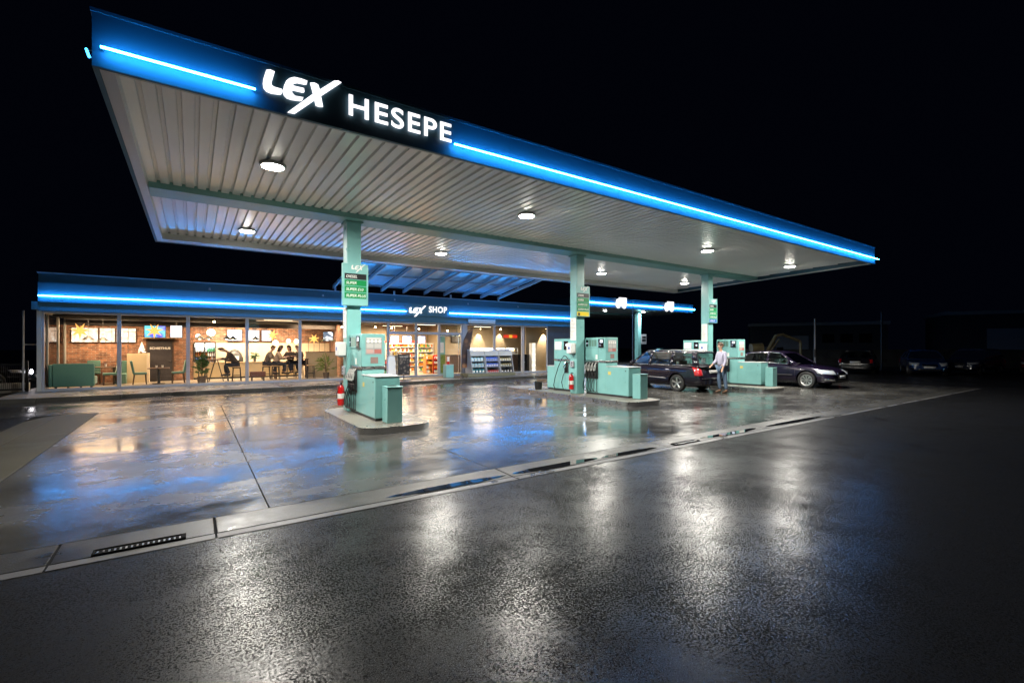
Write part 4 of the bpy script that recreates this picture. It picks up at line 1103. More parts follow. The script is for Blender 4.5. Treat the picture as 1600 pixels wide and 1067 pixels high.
for k in range(5):
    x = 14.0+k*.76
    t = thing('display_cabinet', 'white lit glass food cabinet on the bakery counter, ' + ['first, nearest the entrance','second from the entrance','in the middle of the row','fourth, under the red word','last, by the tan corner'][k], 'display cabinet', (x,25.3,1.15), group='lit food cabinets')
    w = .68; MB().box(0,w,0,.02,0,.04).box(0,w,0,.02,.40,.44).box(0,.03,0,.02,.04,.40).box(w-.03,w,0,.02,.04,.40).box(0,w,.4,.42,0,.44).box(0,w,.021,.399,.43,.44).build('frame', M['white'], t)
    MB().box(.04,w-.04,.05,.38,.415,.428).build('lamp', emat('cab_light'+str(k),(1,.93,.8),6), t)
    MB().box(.04,w-.04,.1,.38,.2,.21).build('shelf_board', M['silver'], t)
    for q in range(3):
        MB().lathe([(0,0),(.05,.0),(.055,.04),(.03,.09),(0,.1)], (.14+q*.2,.22,.211), n=10).build('pastry', mat('pastry'+name_id(),(.5,.3,.12),.6), t)
t = thing('dark_cabinet', 'black cabinet with a small white emblem behind the outdoor rack', 'cabinet', (16.25,23.2,.128))
MB().box(0,.85,0,.5,0,1.06).build('body', M['blackgloss'], t); MB().box(.3,.5,-.006,-.001,.55,.6).box(.36,.44,-.006,-.001,.45,.54).build('emblem', M['paper'], t)
t = thing('glass_display', 'slim tall lit glass display case by the last window post', 'display case', (17.12,22.95,.128))
MB().box(0,.02,0,.3,0,1.75).box(.28,.3,0,.3,0,1.75).box(0,.3,.28,.3,0,1.75).build('frame', M['white'], t)
for k in range(6): MB().box(.021,.279,.01,.279,.05+k*.33,.065+k*.33).build('shelf_board', emat('case_lit'+str(k),(1,.92,.75),1.3), t)
t = thing('wall_lettering', 'glowing red lettering high on the tan wall', 'wall sign', (17.25,26.27,2.25))
for q, (a, w_, c) in enumerate(((0,.13,'r'),(.16,.10,'r'),(.29,.12,'r'),(.44,.10,'y'),(.57,.11,'y'),(.71,.10,'r'),(.84,.12,'r'),(.99,.11,'r'))): MB().box(a,a+w_,0,.02,0,.20).build('glyph', M['neon_'+c], t, bevel=.02)
t = thing('tan_mask', None, None) if False else None
# ------------------------------------------------------------------ outside the shop
t = thing('outdoor_display_rack', 'grey three-bay outdoor rack of canisters in front of the shop window', 'display rack', (11.75,20.75,.122))
W = .84
MB().box(-.28,2.62,-.02,.85,0,.16).build('base', mat('olive_base',(.14,.14,.09),.6), t, bevel=.01)
for k in range(3):
    x = k*.87
    pts = [(.06,.16),(.80,.16),(.80,1.28),(.62,1.34),(.36,1.30),(.30,1.08),(.06,.16)]
    for xx in (x, x+W-.03):
        MB().prism([(.04,.161),(.82,.161),(.82,1.30),(.60,1.36),(.34,1.28),(.28,1.05)], 'x', xx, xx+.03).build('side_panel', M['grey'], t)
    MB().prism([(.27,1.05),(.33,1.285),(.60,1.362),(.83,1.302),(.83,1.33),(.60,1.39),(.31,1.31),(.245,1.06)], 'x', x-.004, x+W+.004).build('hood', M['greylid'], t)
    MB().box(x+.031,x+W-.031,.80,.82,.161,1.28).build('back_panel', M['grey'], t)
    for q in range(3): MB().box(x+.031,x+W-.031,.08+.07*q,.79,.17+q*.30,.19+q*.30).build('shelf_board', M['grey'], t)
goods = [('blue-white canister','canister',(.35,.55,.62),.15,.2),('blue crate bottle','bottle',(.08,.16,.55),.09,.2),('amber jar','jar',(.35,.30,.16),.12,.16)]
g2 = [('dark teal canister','canister',(.03,.18,.22),.15,.22),('red tin','tin',(.45,.03,.03),.10,.12),('black pack','pack',(.02,.02,.02),.14,.15)]
for k in range(3):
    for q in range(3):
        nm, c, colr, w, h = (g2 if q == 0 else goods)[k if q < 2 else (k if k != 2 else 2)]
        mm = mat('goods_%d%d' % (k,q), colr if q < 2 else tuple(min(1,v*1.4) for v in colr), .35)
        n = int((W-.08)/(w*1.15)); base = None
        for r in range(n):
            lx = 11.75+k*.87+.05+w/2+r*(W-.10)/n; ly = 20.75+.20+.07*q
            if base is None:
                o = MB().box(-w/2,w/2,-.09,.09,0,h*.75).prism([(-w/2,h*.75),(w/2,h*.75),(w*.2,h*.9),(-w*.2,h*.9)],'y',-.05,.05).cyl(w*.1,0,h*.9,h,.02,n=8).build(c, mm, loc=(lx,ly,.122+.192+.30*q), bevel=.006)
                MB().box(-w*.32,w*.32,-.0935,-.0905,h*.15,h*.55).build('label', M['paper'] if (k+q) % 2 == 0 else M['greylid'], o)
                base = o
            else:
                o = copy_tree(base); o.location = (lx,ly,.122+.192+.30*q)
            tag(o, nm+' on the '+['bottom','middle','top'][q]+' shelf of the '+['first','second','third'][k]+' outdoor rack bay', c, 'goods on the outdoor rack')
# feather flag
t = thing('feather_flag', 'curved feather flag with a brown and orange print beside the outdoor rack', 'flag', (11.45,21.35,.122))
P = [(0,0,.02),(-.02,0,.6),(.0,0,1.3),(.10,0,1.9),(.32,0,2.3),(.62,0,2.5)]
MB().tube(P, .014, 8).build('pole', M['dark'], t)
MB().lathe([(0,0),(.2,0),(.2,.03),(.03,.05),(0,.05)], n=16).build('base', M['dark'], t)
fm = pic('flag_print', (.02,.02,.02), (.02,.02,.02), 0, 2.2); fb = fm.node_tree.nodes['Principled BSDF']
cr = [n for n in fm.node_tree.nodes if n.type == 'VALTORGB'][0]; cr.color_ramp.elements[0].color = (.38,.19,.09,1); cr.color_ramp.elements[1].color = (.05,.03,.03,1)
fm.node_tree.links.new(cr.outputs[0], fb.inputs['Base Color']); fb.inputs['Roughness'].default_value = .6
L_ = [(0,.45),(-.02,.8),(-.01,1.3),(.10,1.9),(.32,2.3),(.62,2.5)]; R_ = [(.40,.45),(.42,.8),(.45,1.2),(.50,1.6),(.58,2.0),(.66,2.44)]
b = MB()
for k in range(5):
    for yy in (-.006,.006):
        b.quad((L_[k][0],yy,L_[k][1]),(R_[k][0],yy+.03,R_[k][1]),(R_[k+1][0],yy+.03,R_[k+1][1]),(L_[k+1][0],yy,L_[k+1][1]))
b.build('cloth', fm, t, fix=False)
# A-frame poster
t = thing('poster_stand', 'dark framed poster stand on a foot outside the cafe end of the doorway', 'poster stand', (7.86,20.9,.122))
MB().box(0,.03,0,.04,.2,1.2).box(.55,.58,0,.04,.2,1.2).box(.03,.55,0,.04,.2,.23).box(.03,.55,0,.04,1.17,1.2).build('frame', M['black'], t)
pm = pic('poster_print', (.02,.02,.02), (.02,.02,.02), 0, 7); cr = [n for n in pm.node_tree.nodes if n.type == 'VALTORGB'][0]
cr.color_ramp.elements[0].color = (.16,.13,.11,1); cr.color_ramp.elements[1].color = (.015,.015,.018,1); pm.node_tree.links.new(cr.outputs[0], pm.node_tree.nodes['Principled BSDF'].inputs['Base Color'])
MB().box(.031,.549,.01,.03,.231,1.169).build('poster', pm, t)
MB().box(.27,.31,.02,.05,.02,.2).box(-.05,.65,-.2,.25,0,.03).build('foot', M['dark'], t)
MB().box(.08,.25,.004,.0095,1.03,1.11).box(.30,.50,.004,.0095,1.03,1.11).build('print', mat('poster_caption', (.3,.27,.24), .5), t)
t = thing('pillar_stand', 'white tapering advertising pillar between the first pump and the doorway', 'advert pillar', (7.25,20.6,.122))
MB().prism([(0,0),(.42,0),(.36,1.05),(.30,1.12),(.10,1.12),(.04,1.05)], 'y', 0, .22).build('body', M['white'], t, bevel=.02)
t = thing('door_bin', 'teal square bin with a red-topped jar beside the shop door', 'litter bin', (10.42,21.1,.122))
MB().box(0,.42,0,.36,0,.62).build('body', M['teal'], t, bevel=.01); MB().box(-.005,.425,-.005,.365,.621,.65).build('lid', M['greylid'], t)
t = thing('paper_jar', 'clear jar with a red base standing on the teal bin by the door', 'jar', (10.62,21.28,.775))
MB().cyl(0,0,0,.14,.07,n=14).build('base', M['red'], t); MB().cyl(0,0,.141,.38,.065,n=14).build('glass', M['paper'], t)
sheet('door_mat', 8.6, 11.6, 20.9, 22.3, .1215, mat('mat_brown', (.10,.075,.05), .8, bump=.3, bscale=150))
# ================================================================== CARS
from mathutils.bvhtree import BVHTree
def interp(tbl, y, k):
    tbl = sorted(tbl)
    if y <= tbl[0][0]: return tbl[0][k]
    for a, b in zip(tbl, tbl[1:]):
        if y <= b[0]:
            t = (y-a[0])/(b[0]-a[0]); return a[k] + (b[k]-a[k])*t
    return tbl[-1][k]
def patch(bvh, corners, d, parent, name, m, eps=.004, n=10, k=6, thick=.006):
    """surface piece that follows the body: corners a,b,c,d (bilinear) cast along d"""
    A, B, C_, D_ = [Vector(c) for c in corners]; d = Vector(d).normalized(); P = []
    for i in range(k+1):
        for j in range(n+1):
            u = j/n; v = i/k
            o = (A*(1-u)+B*u)*(1-v) + (D_*(1-u)+C_*u)*v
            hit = bvh.ray_cast(o - d*1.5, d)[0]
            P.append((hit if hit is not None else o) - d*eps)
    mb = MB(); fs = []
    for i in range(k):
        for j in range(n):
            a = i*(n+1)+j; fs.append((a, a+1, a+n+2, a+n+1))
    mb.add(P, fs)
    o = mb.build(name, m, parent, fix=False)
    s = o.modifiers.new('thick', 'SOLIDIFY'); s.thickness = thick; s.offset = 0
    return o
def wheel(parent, x, y, r, style, side, name='wheel'):
    """side -1: outer face looks to -x"""
    s = side
    w = MB().lathe([(r*.70,-.10),(r*.93,-.10),(r*.99,-.075),(r,-.05),(r,.05),(r*.99,.075),(r*.93,.10),(r*.70,.10),(r*.66,.0),(r*.70,-.10)], axis='x', n=40).build(name, M['tyre'], parent, loc=(x,y,r))
    b = MB(); xo = s*.085
    b.lathe([(r*.70,xo),(r*.67,xo*1.02),(r*.645,xo*.8),(r*.64,0)], axis='x', n=40)
    b.lathe([(.0,xo*.72),(r*.13,xo*.78),(r*.15,xo*.6)], axis='x', n=20)
    if style == 'five':
        for q in range(5):
            a = q*2*math.pi/5+.3
            for off in (-.10,.10):
                a1 = a+off*1.6; a2 = a+off*.9
                b.tube([(xo*.66, r*.10*math.cos(a1), r*.10*math.sin(a1)), (xo*.82, r*.66*math.cos(a2), r*.66*math.sin(a2))], [.020,.016], 6)
    else:
        for q in range(8):
            a = q*2*math.pi/8; n_ = 5
            vs = []
            for (rr, da) in ((r*.14,-.30),(r*.38,-.24),(r*.66,-.30),(r*.66,.30),(r*.38,.24),(r*.14,.30)):
                vs.append((xo*.85 if rr < r*.5 else xo*.80, rr*math.cos(a+da), rr*math.sin(a+da)))
            b.add(vs, [(0,1,2,3,4,5)])
        b.lathe([(r*.56,xo*.80),(r*.68,xo*.95)], axis='x', n=40)
    rim = b.build('rim', M['rim'], w, fix=False)
    MB().lathe([(0,xo*.35),(r*.64,xo*.35)], axis='x', n=24).build('brake', M['dark'], w, fix=False)
    return w
M['tyre'] = mat('tyre_rubber', (.014,.014,.014), .7, bump=.2, bscale=60)
M['rim'] = mat('alloy', (.55,.55,.54), .3, .85)
M['redlens'] = mat('red_lens', (.38,.008,.012), .12, coat=1)
M['clearlens'] = mat('clear_lens', (.55,.58,.62), .1, .3, coat=1)
M['amber'] = mat('amber_lens', (.7,.25,.02), .15, coat=1)
M['plate'] = mat('number_plate', (.6,.6,.58), .4)
M['interior'] = mat('car_interior', (.02,.02,.022), .8)
M['chrome'] = mat('chrome', (.8,.8,.8), .08, 1)
def car(label, loc, rz, spec, paint, group=None, cat='car', name='parked_car', detail=True):
    t = thing(name, label, cat, loc, rz, group)
    st = spec['st']; vs = []; fs = []; per = None
    for (y, w, zt, zb, cr) in st:
        h = [(0,zb),(w*.78,zb),(w*.93,zb+.05),(w*.985,zb+.18),(w*1.0,(zb+zt)*.5),(w*.985,zt-.12),(w*.945,zt-.02),(w*.86,zt+.005),(w*.5,zt+cr*.8),(0,zt+cr)]
        ring = [(x,y,z) for x,z in h] + [(-x,y,z) for x,z in h[-2:0:-1]]
        per = len(ring); vs += ring
    for i in range(len(st)-1):
        for k in range(per): fs.append((i*per+k, i*per+(k+1) % per, (i+1)*per+(k+1) % per, (i+1)*per+k))
    fs.append(tuple(range(per))); L0 = (len(st)-1)*per; fs.append(tuple(range(L0, L0+per)))
    mb = MB().add(vs, fs); body = mb.build('body', paint, t)
    sm = body.modifiers.new('sub', 'SUBSURF'); sm.levels = 2; sm.render_levels = 2
    cut = MB()
    for wy in (spec['fw'], spec['rw']):
        for s in (-1, 1):
            cut.tube([(s*(spec['W']/2-.27),wy,spec['r']+.02),(s*(spec['W']/2+.2),wy,spec['r']+.02)], spec['r']*1.16, 32)
    co = cut.build('cutter_tmp', paint)
    co.location = loc; co.rotation_euler = (0,0,rz)
    bpy.context.view_layer.update()
    bo = body.modifiers.new('arch', 'BOOLEAN'); bo.operation = 'DIFFERENCE'; bo.object = co; bo.solver = 'EXACT'
    baked(body); bpy.data.objects.remove(co)
    body.data.shade_smooth(); body.data.set_sharp_from_angle(angle=R(42))
    bvh = BVHTree.FromPolygons([v.co for v in body.data.vertices], [p.vertices for p in body.data.polygons])
    hw = spec['W']/2
    # greenhouse
    g = spec['gh']; cols = g['cols']; rows = []
    def wat(y): return interp(st, y, 1)
    def colpts(c):
        yb, zb, yt, zt = c
        xb = wat(yb)*.935; xt = hw*g['tx']; xe = hw*(g['tx']-.07)
        return [(xb,yb,zb-.02),(xb*.985,yb+(yt-yb)*.06,zb+.03),(xt*.5+xb*.5+.015,(yb+yt)/2,(zb+zt)/2),(xt,yt,zt),(xe,yt,zt+.038),(xe*.6,yt,zt+.062),(0,yt,zt+.07)]
    CP = [colpts(c) for c in cols]
    paintm = MB(); gl = {-1: [], 1: []}
    for i in range(len(cols)-1):
        for s in (-1, 1):
            a = [(s*p[0],p[1],p[2]) for p in CP[i]]; b_ = [(s*p[0],p[1],p[2]) for p in CP[i+1]]
            paintm.quad(a[0], b_[0], b_[1], a[1])
            for r_ in (3,4,5): paintm.quad(a[r_], b_[r_], b_[r_+1], a[r_+1])
            if g['kind'][i] == 'P':
                paintm.quad(a[1],b_[1],b_[2],a[2]); paintm.quad(a[2],b_[2],b_[3],a[3])
            else:
                q = MB(); q.quad(a[1],b_[1],b_[2],a[2]); q.quad(a[2],b_[2],b_[3],a[3])
                q.build('side_window', M['carglass'], t, fix=False)
                for p0, p1 in ((a[1],b_[1]),(a[3],b_[3])):
                    gl[s].append((p0,p1))
    pm = paintm.build('roof', paint, t)
    so = pm.modifiers.new('thick','SOLIDIFY'); so.thickness = .02; so.offset = 0
    for s in (-1,1):
        tr = MB()
        for p0, p1 in gl[s]:
            tr.tube([(p0[0]+s*.006,p0[1],p0[2]),(p1[0]+s*.006,p1[1],p1[2])], .009, 6)
        tr.build('window_trim', spec.get('trim', M['dark']), t)
    # windscreen and rear window
    for end, nm, bul in ((-1,'windscreen',.16),(0,'rear_window',-.05)):
        c = CP[end]; q = MB(); n = 8; N2 = 4; P = []
        for k in range(N2+1):
            v = k/N2
            seg = [c[1],c[2],c[3]]
            p = Vector(seg[0]).lerp(Vector(seg[1]), v*2) if v < .5 else Vector(seg[1]).lerp(Vector(seg[2]), v*2-1)
            for j in range(n+1):
                u = -1+2*j/n
                P.append((p.x*u*.985, p.y + bul*(1-u*u)*(1-v*.6), p.z+.03*(1-u*u)*v))
        fs = [(k*(n+1)+j, k*(n+1)+j+1, (k+1)*(n+1)+j+1, (k+1)*(n+1)+j) for k in range(N2) for j in range(n)]
        q.add(P, fs); q.build(nm, M['carglass'], t, fix=False)
        # header and scuttle in paint, A/D posts
        hd = MB(); top = P[-(n+1):]
        for j in range(n):
            a, b_ = top[j], top[j+1]
            u0 = -1+2*j/n; u1 = -1+2*(j+1)/n
            def rp(u): 
                au = abs(u); xe = c[4][0]; z = c[6][2] + (c[4][2]-c[6][2])*au**2
                return (xe*u, c[4][1], z)
            hd.quad(a, b_, rp(u1), rp(u0))
        for s in (-1,1):
            for k in range(N2):
                i0 = k*(n+1)+(0 if s < 0 else n); i1 = (k+1)*(n+1)+(0 if s < 0 else n)
                hd.tube([P[i0],P[i1]], .022, 6)
        bot = P[:n+1]
        for j in range(n):
            a, b_ = bot[j], bot[j+1]
            hd.quad(a, b_, (b_[0], b_[1]+(.06 if end else -.06), b_[2]-.05), (a[0], a[1]+(.06 if end else -.06), a[2]-.05))
        hd.build('pillar', paint, t)
    # dark cabin floor, seats
    yb0 = cols[0][0]+.05; yb1 = cols[-1][0]-.05
    MB().box(-hw*.82,hw*.82,yb0,yb1,cols[0][1]+.012,cols[0][1]+.03).build('interior', M['interior'], t)
    for sy in spec['seats']:
        for s in (-1,1):
            MB().box(s*.36-.22,s*.36+.22,sy-.06,sy+.06,.9,1.12).box(s*.36-.12,s*.36+.12,sy-.05,sy+.04,1.13,1.29).build('seat', M['interior'], t, bevel=.03)
    # wheels
    for wy in (spec['fw'], spec['rw']):
        for s in (-1, 1): wheel(t, s*(hw-.115), wy, spec['r'], spec['style'], s)
    def side_line(pts, rad, nm, m, sides=(-1,1)):
        for s in sides:
            P = []
            for y, z in pts:
                h_ = bvh.ray_cast(Vector((s*2,y,z)), Vector((-s,0,0)))[0]
                if h_ is not None: P.append(h_ + Vector((s*rad*.3,0,0)))
            if len(P) > 1: MB().tube(P, rad, 6).build(nm, m, t)
    def seg(a, b, n=8): return [(a[0]+(b[0]-a[0])*k/n, a[1]+(b[1]-a[1])*k/n) for k in range(n+1)]
    if detail:
        for dl in spec['doors']:
            side_line([q for a, b in zip(dl, dl[1:]) for q in seg(a,b,4)], .005, 'door_seam', M['black'])
        for y, z in spec['handles']:
            side_line(seg((y-.09,z),(y+.09,z),2), .014, 'door_handle', spec.get('handle', paint))
        a, b = spec['moulding']
        side_line(seg((a,.48),(b,.52),14), .016, 'side_moulding', spec.get('mould', M['dark']))
        side_line(seg((spec['rw']+.42,.235),(spec['fw']-.42,.235),8), .012, 'sill_trim', M['dark'])
        for s in (-1,1):
            m_ = MB().tube([(s*hw*.93,spec['mirror'],spec['mz']),(s*(hw+.02),spec['mirror'],spec['mz']+.03)], [.02,.025], 8)
            m_.lathe([(0,-.05),(.06,-.04),(.085,0),(.08,.03),(0,.035)], (s*(hw+.07),spec['mirror'],spec['mz']+.05), axis='y', n=14)
            m_.build('wing_mirror', paint, t)
    yf = st[-1][0]; yr = st[0][0]
    for s in (-1,1):
        # tail lamps wrap the rear corner
        z0, z1 = spec['tz']
        patch(bvh, [(s*(hw-.17),yr,z0),(s*(hw+.08),yr+.05,z0),(s*(hw+.08),yr+.09,z1),(s*(hw-.15),yr,z1)], (-s*.45,1,0), t, 'tail_light', M['redlens'], eps=.008, thick=.014)
        z0, z1 = spec['hz']
        patch(bvh, [(s*(hw-.42),yf,z0),(s*(hw+.05),yf-.34,z0+.04),(s*(hw+.05),yf-.42,z1+.03),(s*(hw-.42),yf,z1)], (-s*.5,-1,0), t, 'headlight', M['clearlens'], eps=.008, thick=.014)
        patch(bvh, [(s*(hw-.34),yf,.33),(s*(hw-.02),yf-.14,.33),(s*(hw-.02),yf-.14,.41),(s*(hw-.30),yf,.41)], (-s*.4,-1,0), t, 'fog_light', M['chrome'], eps=.006, thick=.01)
    patch(bvh, [(-.36,yf,spec['gz'][0]),(.36,yf,spec['gz'][0]),(.33,yf,spec['gz'][1]),(-.33,yf,spec['gz'][1])], (0,-1,0), t, 'grille', M['chrome'] if spec.get('chromegrille') else M['dark'], eps=.01, thick=.016)
    patch(bvh, [(-.55,yf,.27),(.55,yf,.27),(.5,yf,.38),(-.5,yf,.38)], (0,-1,0), t, 'air_intake', M['black'], eps=.006)
    patch(bvh, [(-.26,yf,.42),(.26,yf,.42),(.26,yf,.53),(-.26,yf,.53)], (0,-1,0), t, 'number_plate', M['plate'], eps=.022, n=3, k=1)
    zz = spec['rp']
    patch(bvh, [(-.26,yr,zz),(.26,yr,zz),(.26,yr,zz+.11),(-.26,yr,zz+.11)], (0,1,0), t, 'number_plate', M['plate'], eps=.022, n=3, k=1)
    patch(bvh, [(-hw+.04,yr,.50),(hw-.04,yr,.50),(hw-.04,yr,.535),(-hw+.04,yr,.535)], (0,1,0), t, 'bumper_strip', M['chrome'] if spec.get('chromebumper') else M['dark'], eps=.008, n=16, k=1)
    if spec.get('rails'):
        for s in (-1,1):
            P = [(s*hw*.66, y, interp([(c[2],c[3]) for c in cols], y, 1)+.075) for y in [cols[0][2]+.15+(cols[-1][2]-.15-cols[0][2]-.15)*k/8 for k in range(9)]]
            P = [(P[0][0],P[0][1]-.06,P[0][2]-.04)] + P + [(P[-1][0],P[-1][1]+.06,P[-1][2]-.04)]
            MB().tube(P, .014, 8).build('roof_rail', M['silver'], t)
    if spec.get('wiper'):
        MB().tube([(0,yr+.04,1.0),(.30,yr+.12,1.08)], .01, 6).build('wiper', M['black'], t)
    return t
# y+ is the front of the car. rows: y, half width, top z, bottom z, crown
wagon = dict(W=1.75, r=.315, fw=1.36, rw=-1.34, style='five',
    st=[(-2.36,.66,.55,.30,.0),(-2.33,.80,.58,.25,.0),(-2.28,.845,.80,.23,.0),(-2.18,.86,.93,.22,.0),(-1.9,.870,.955,.2,0),(-1.3,.875,.955,.19,0),(-.5,.875,.95,.19,0),(.4,.875,.94,.19,0),(1.0,.872,.92,.19,.01),(1.4,.865,.88,.19,.035),(1.85,.85,.80,.2,.05),(2.15,.81,.70,.22,.05),(2.28,.74,.62,.24,.04),(2.33,.62,.54,.28,.02)],
    gh=dict(tx=.735, cols=[(-2.22,.95,-2.02,1.395),(-1.98,.95,-1.86,1.42),(-1.12,.95,-1.10,1.45),(-1.02,.95,-1.0,1.45),(-.12,.945,-.14,1.455),(.0,.945,-.04,1.455),(.82,.93,.24,1.435),(.98,.925,.32,1.415)],
            kind=['P','G','P','G','P','G','P']),
    seats=[-.75,.35], doors=[[(1.02,.9),(1.0,.3)],[(-.06,.93),(-.06,.25)],[(-1.06,.93),(-1.06,.68),(-.92,.5)]], handles=[(.12,.80),(-.92,.81)], moulding=(-.86,.9),
    mirror=.72, mz=.97, tz=(.62,.92), hz=(.60,.72), gz=(.56,.68), rp=.70, rails=True, wiper=True)
sedan = dict(W=1.82, r=.33, fw=1.42, rw=-1.38, style='disc',
    st=[(-2.40,.64,.62,.32,.0),(-2.36,.80,.68,.26,.0),(-2.28,.86,.88,.23,.0),(-2.05,.885,.95,.22,.02),(-1.6,.90,.97,.2,.02),(-1.0,.91,.965,.19,0),(-.2,.91,.95,.19,0),(.6,.91,.93,.19,0),(1.0,.905,.905,.19,.02),(1.4,.895,.87,.19,.05),(1.8,.875,.81,.2,.065),(2.12,.83,.73,.22,.055),(2.28,.75,.65,.24,.04),(2.36,.60,.55,.28,.02)],
    gh=dict(tx=.70, cols=[(-1.72,.965,-1.15,1.345),(-1.45,.965,-1.02,1.365),(-1.05,.962,-.82,1.39),(-.20,.95,-.20,1.42),(-.10,.95,-.12,1.42),(.92,.925,.30,1.385),(1.12,.905,.42,1.365)],
            kind=['P','G','G','P','G','P']),
    seats=[-.75,.25], doors=[[(1.0,.88),(.98,.3)],[(-.16,.93),(-.16,.25)],[(-1.12,.93),(-1.05,.6),(-.95,.48)]], handles=[(.04,.80),(-.98,.81)], moulding=(-.84,.9), trim=M['chrome'], handle=M['chrome'], mould=M['dark'],
    mirror=.80, mz=.95, tz=(.68,.90), hz=(.56,.73), gz=(.50,.66), rp=.66, chromegrille=True)
paint1 = mat('black_purple_paint', (.008,.006,.012), .2, coat=.45, coat_r=.03, spec=.3)
paint2 = mat('dark_violet_paint', (.010,.006,.020), .2, .2, coat=.6, coat_r=.03)
car('dark estate car with roof rails and red tail lamps, filling up beside the middle island', (14.82+.875, 12.26, 0), 0, wagon, paint1, name='estate_car')
car('dark violet saloon with a chrome window line and round-hole wheels, beyond the furthest island', (20.25+.91, 10.26, 0), R(180), sedan, paint2, name='saloon_car')
dk_ = [mat('paint_black', (.008,.008,.010), .25, coat=1), mat('paint_blue', (.01,.03,.10), .25, coat=1), mat('paint_navy', (.010,.02,.055), .25, coat=1), mat('paint_red', (.12,.01,.012), .25, coat=1)]
car('black car parked with its tail to the forecourt, nearest the tall steel post', (35.5, 12.3, 0), R(-76), sedan, dk_[0], 'dark cars parked in the unlit lot', detail=False)
car('dark blue car parked at an angle, second from the tall steel post', (36.9, 9.5, 0), R(112), sedan, dk_[1], 'dark cars parked in the unlit lot', detail=False)
car('dark navy car parked nose to the forecourt, third from the tall steel post', (40.2, 7.9, 0), R(84), wagon, dk_[2], 'dark cars parked in the unlit lot', detail=False)
car('dark red car at the picture edge, last of the parked row', (43.4, 5.5, 0), R(98), wagon, dk_[3], 'dark cars parked in the unlit lot', detail=False)
cr_ = car('dark car with bright lit lamps behind the fence by the cafe corner', (-7.6, 27.4, 0), R(-98), wagon, dk_[0], detail=False)
hl = emat('white_glow', (1,.95,1), 14)
for x, z, w in ((-.75,.66,.16),(.72,.66,.16)):
    o = MB().lathe([(0,-.02),(w*.6,0),(w*.5,.03),(0,.04)], axis='y', n=14).build('lit_lamp', hl, cr_, loc=(x,2.36,z))
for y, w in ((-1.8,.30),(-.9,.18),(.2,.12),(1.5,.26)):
    MB().box(-.92,-.885,y-w/2,y+w/2,.62,.76).build('glow_block', hl, cr_, bevel=.02)  # self-glowing blocks on the flank stand for bright white spots
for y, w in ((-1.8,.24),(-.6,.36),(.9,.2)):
    MB().box(.885,.92,y-w/2,y+w/2,.62,.76).build('glow_block', hl, cr_, bevel=.02)

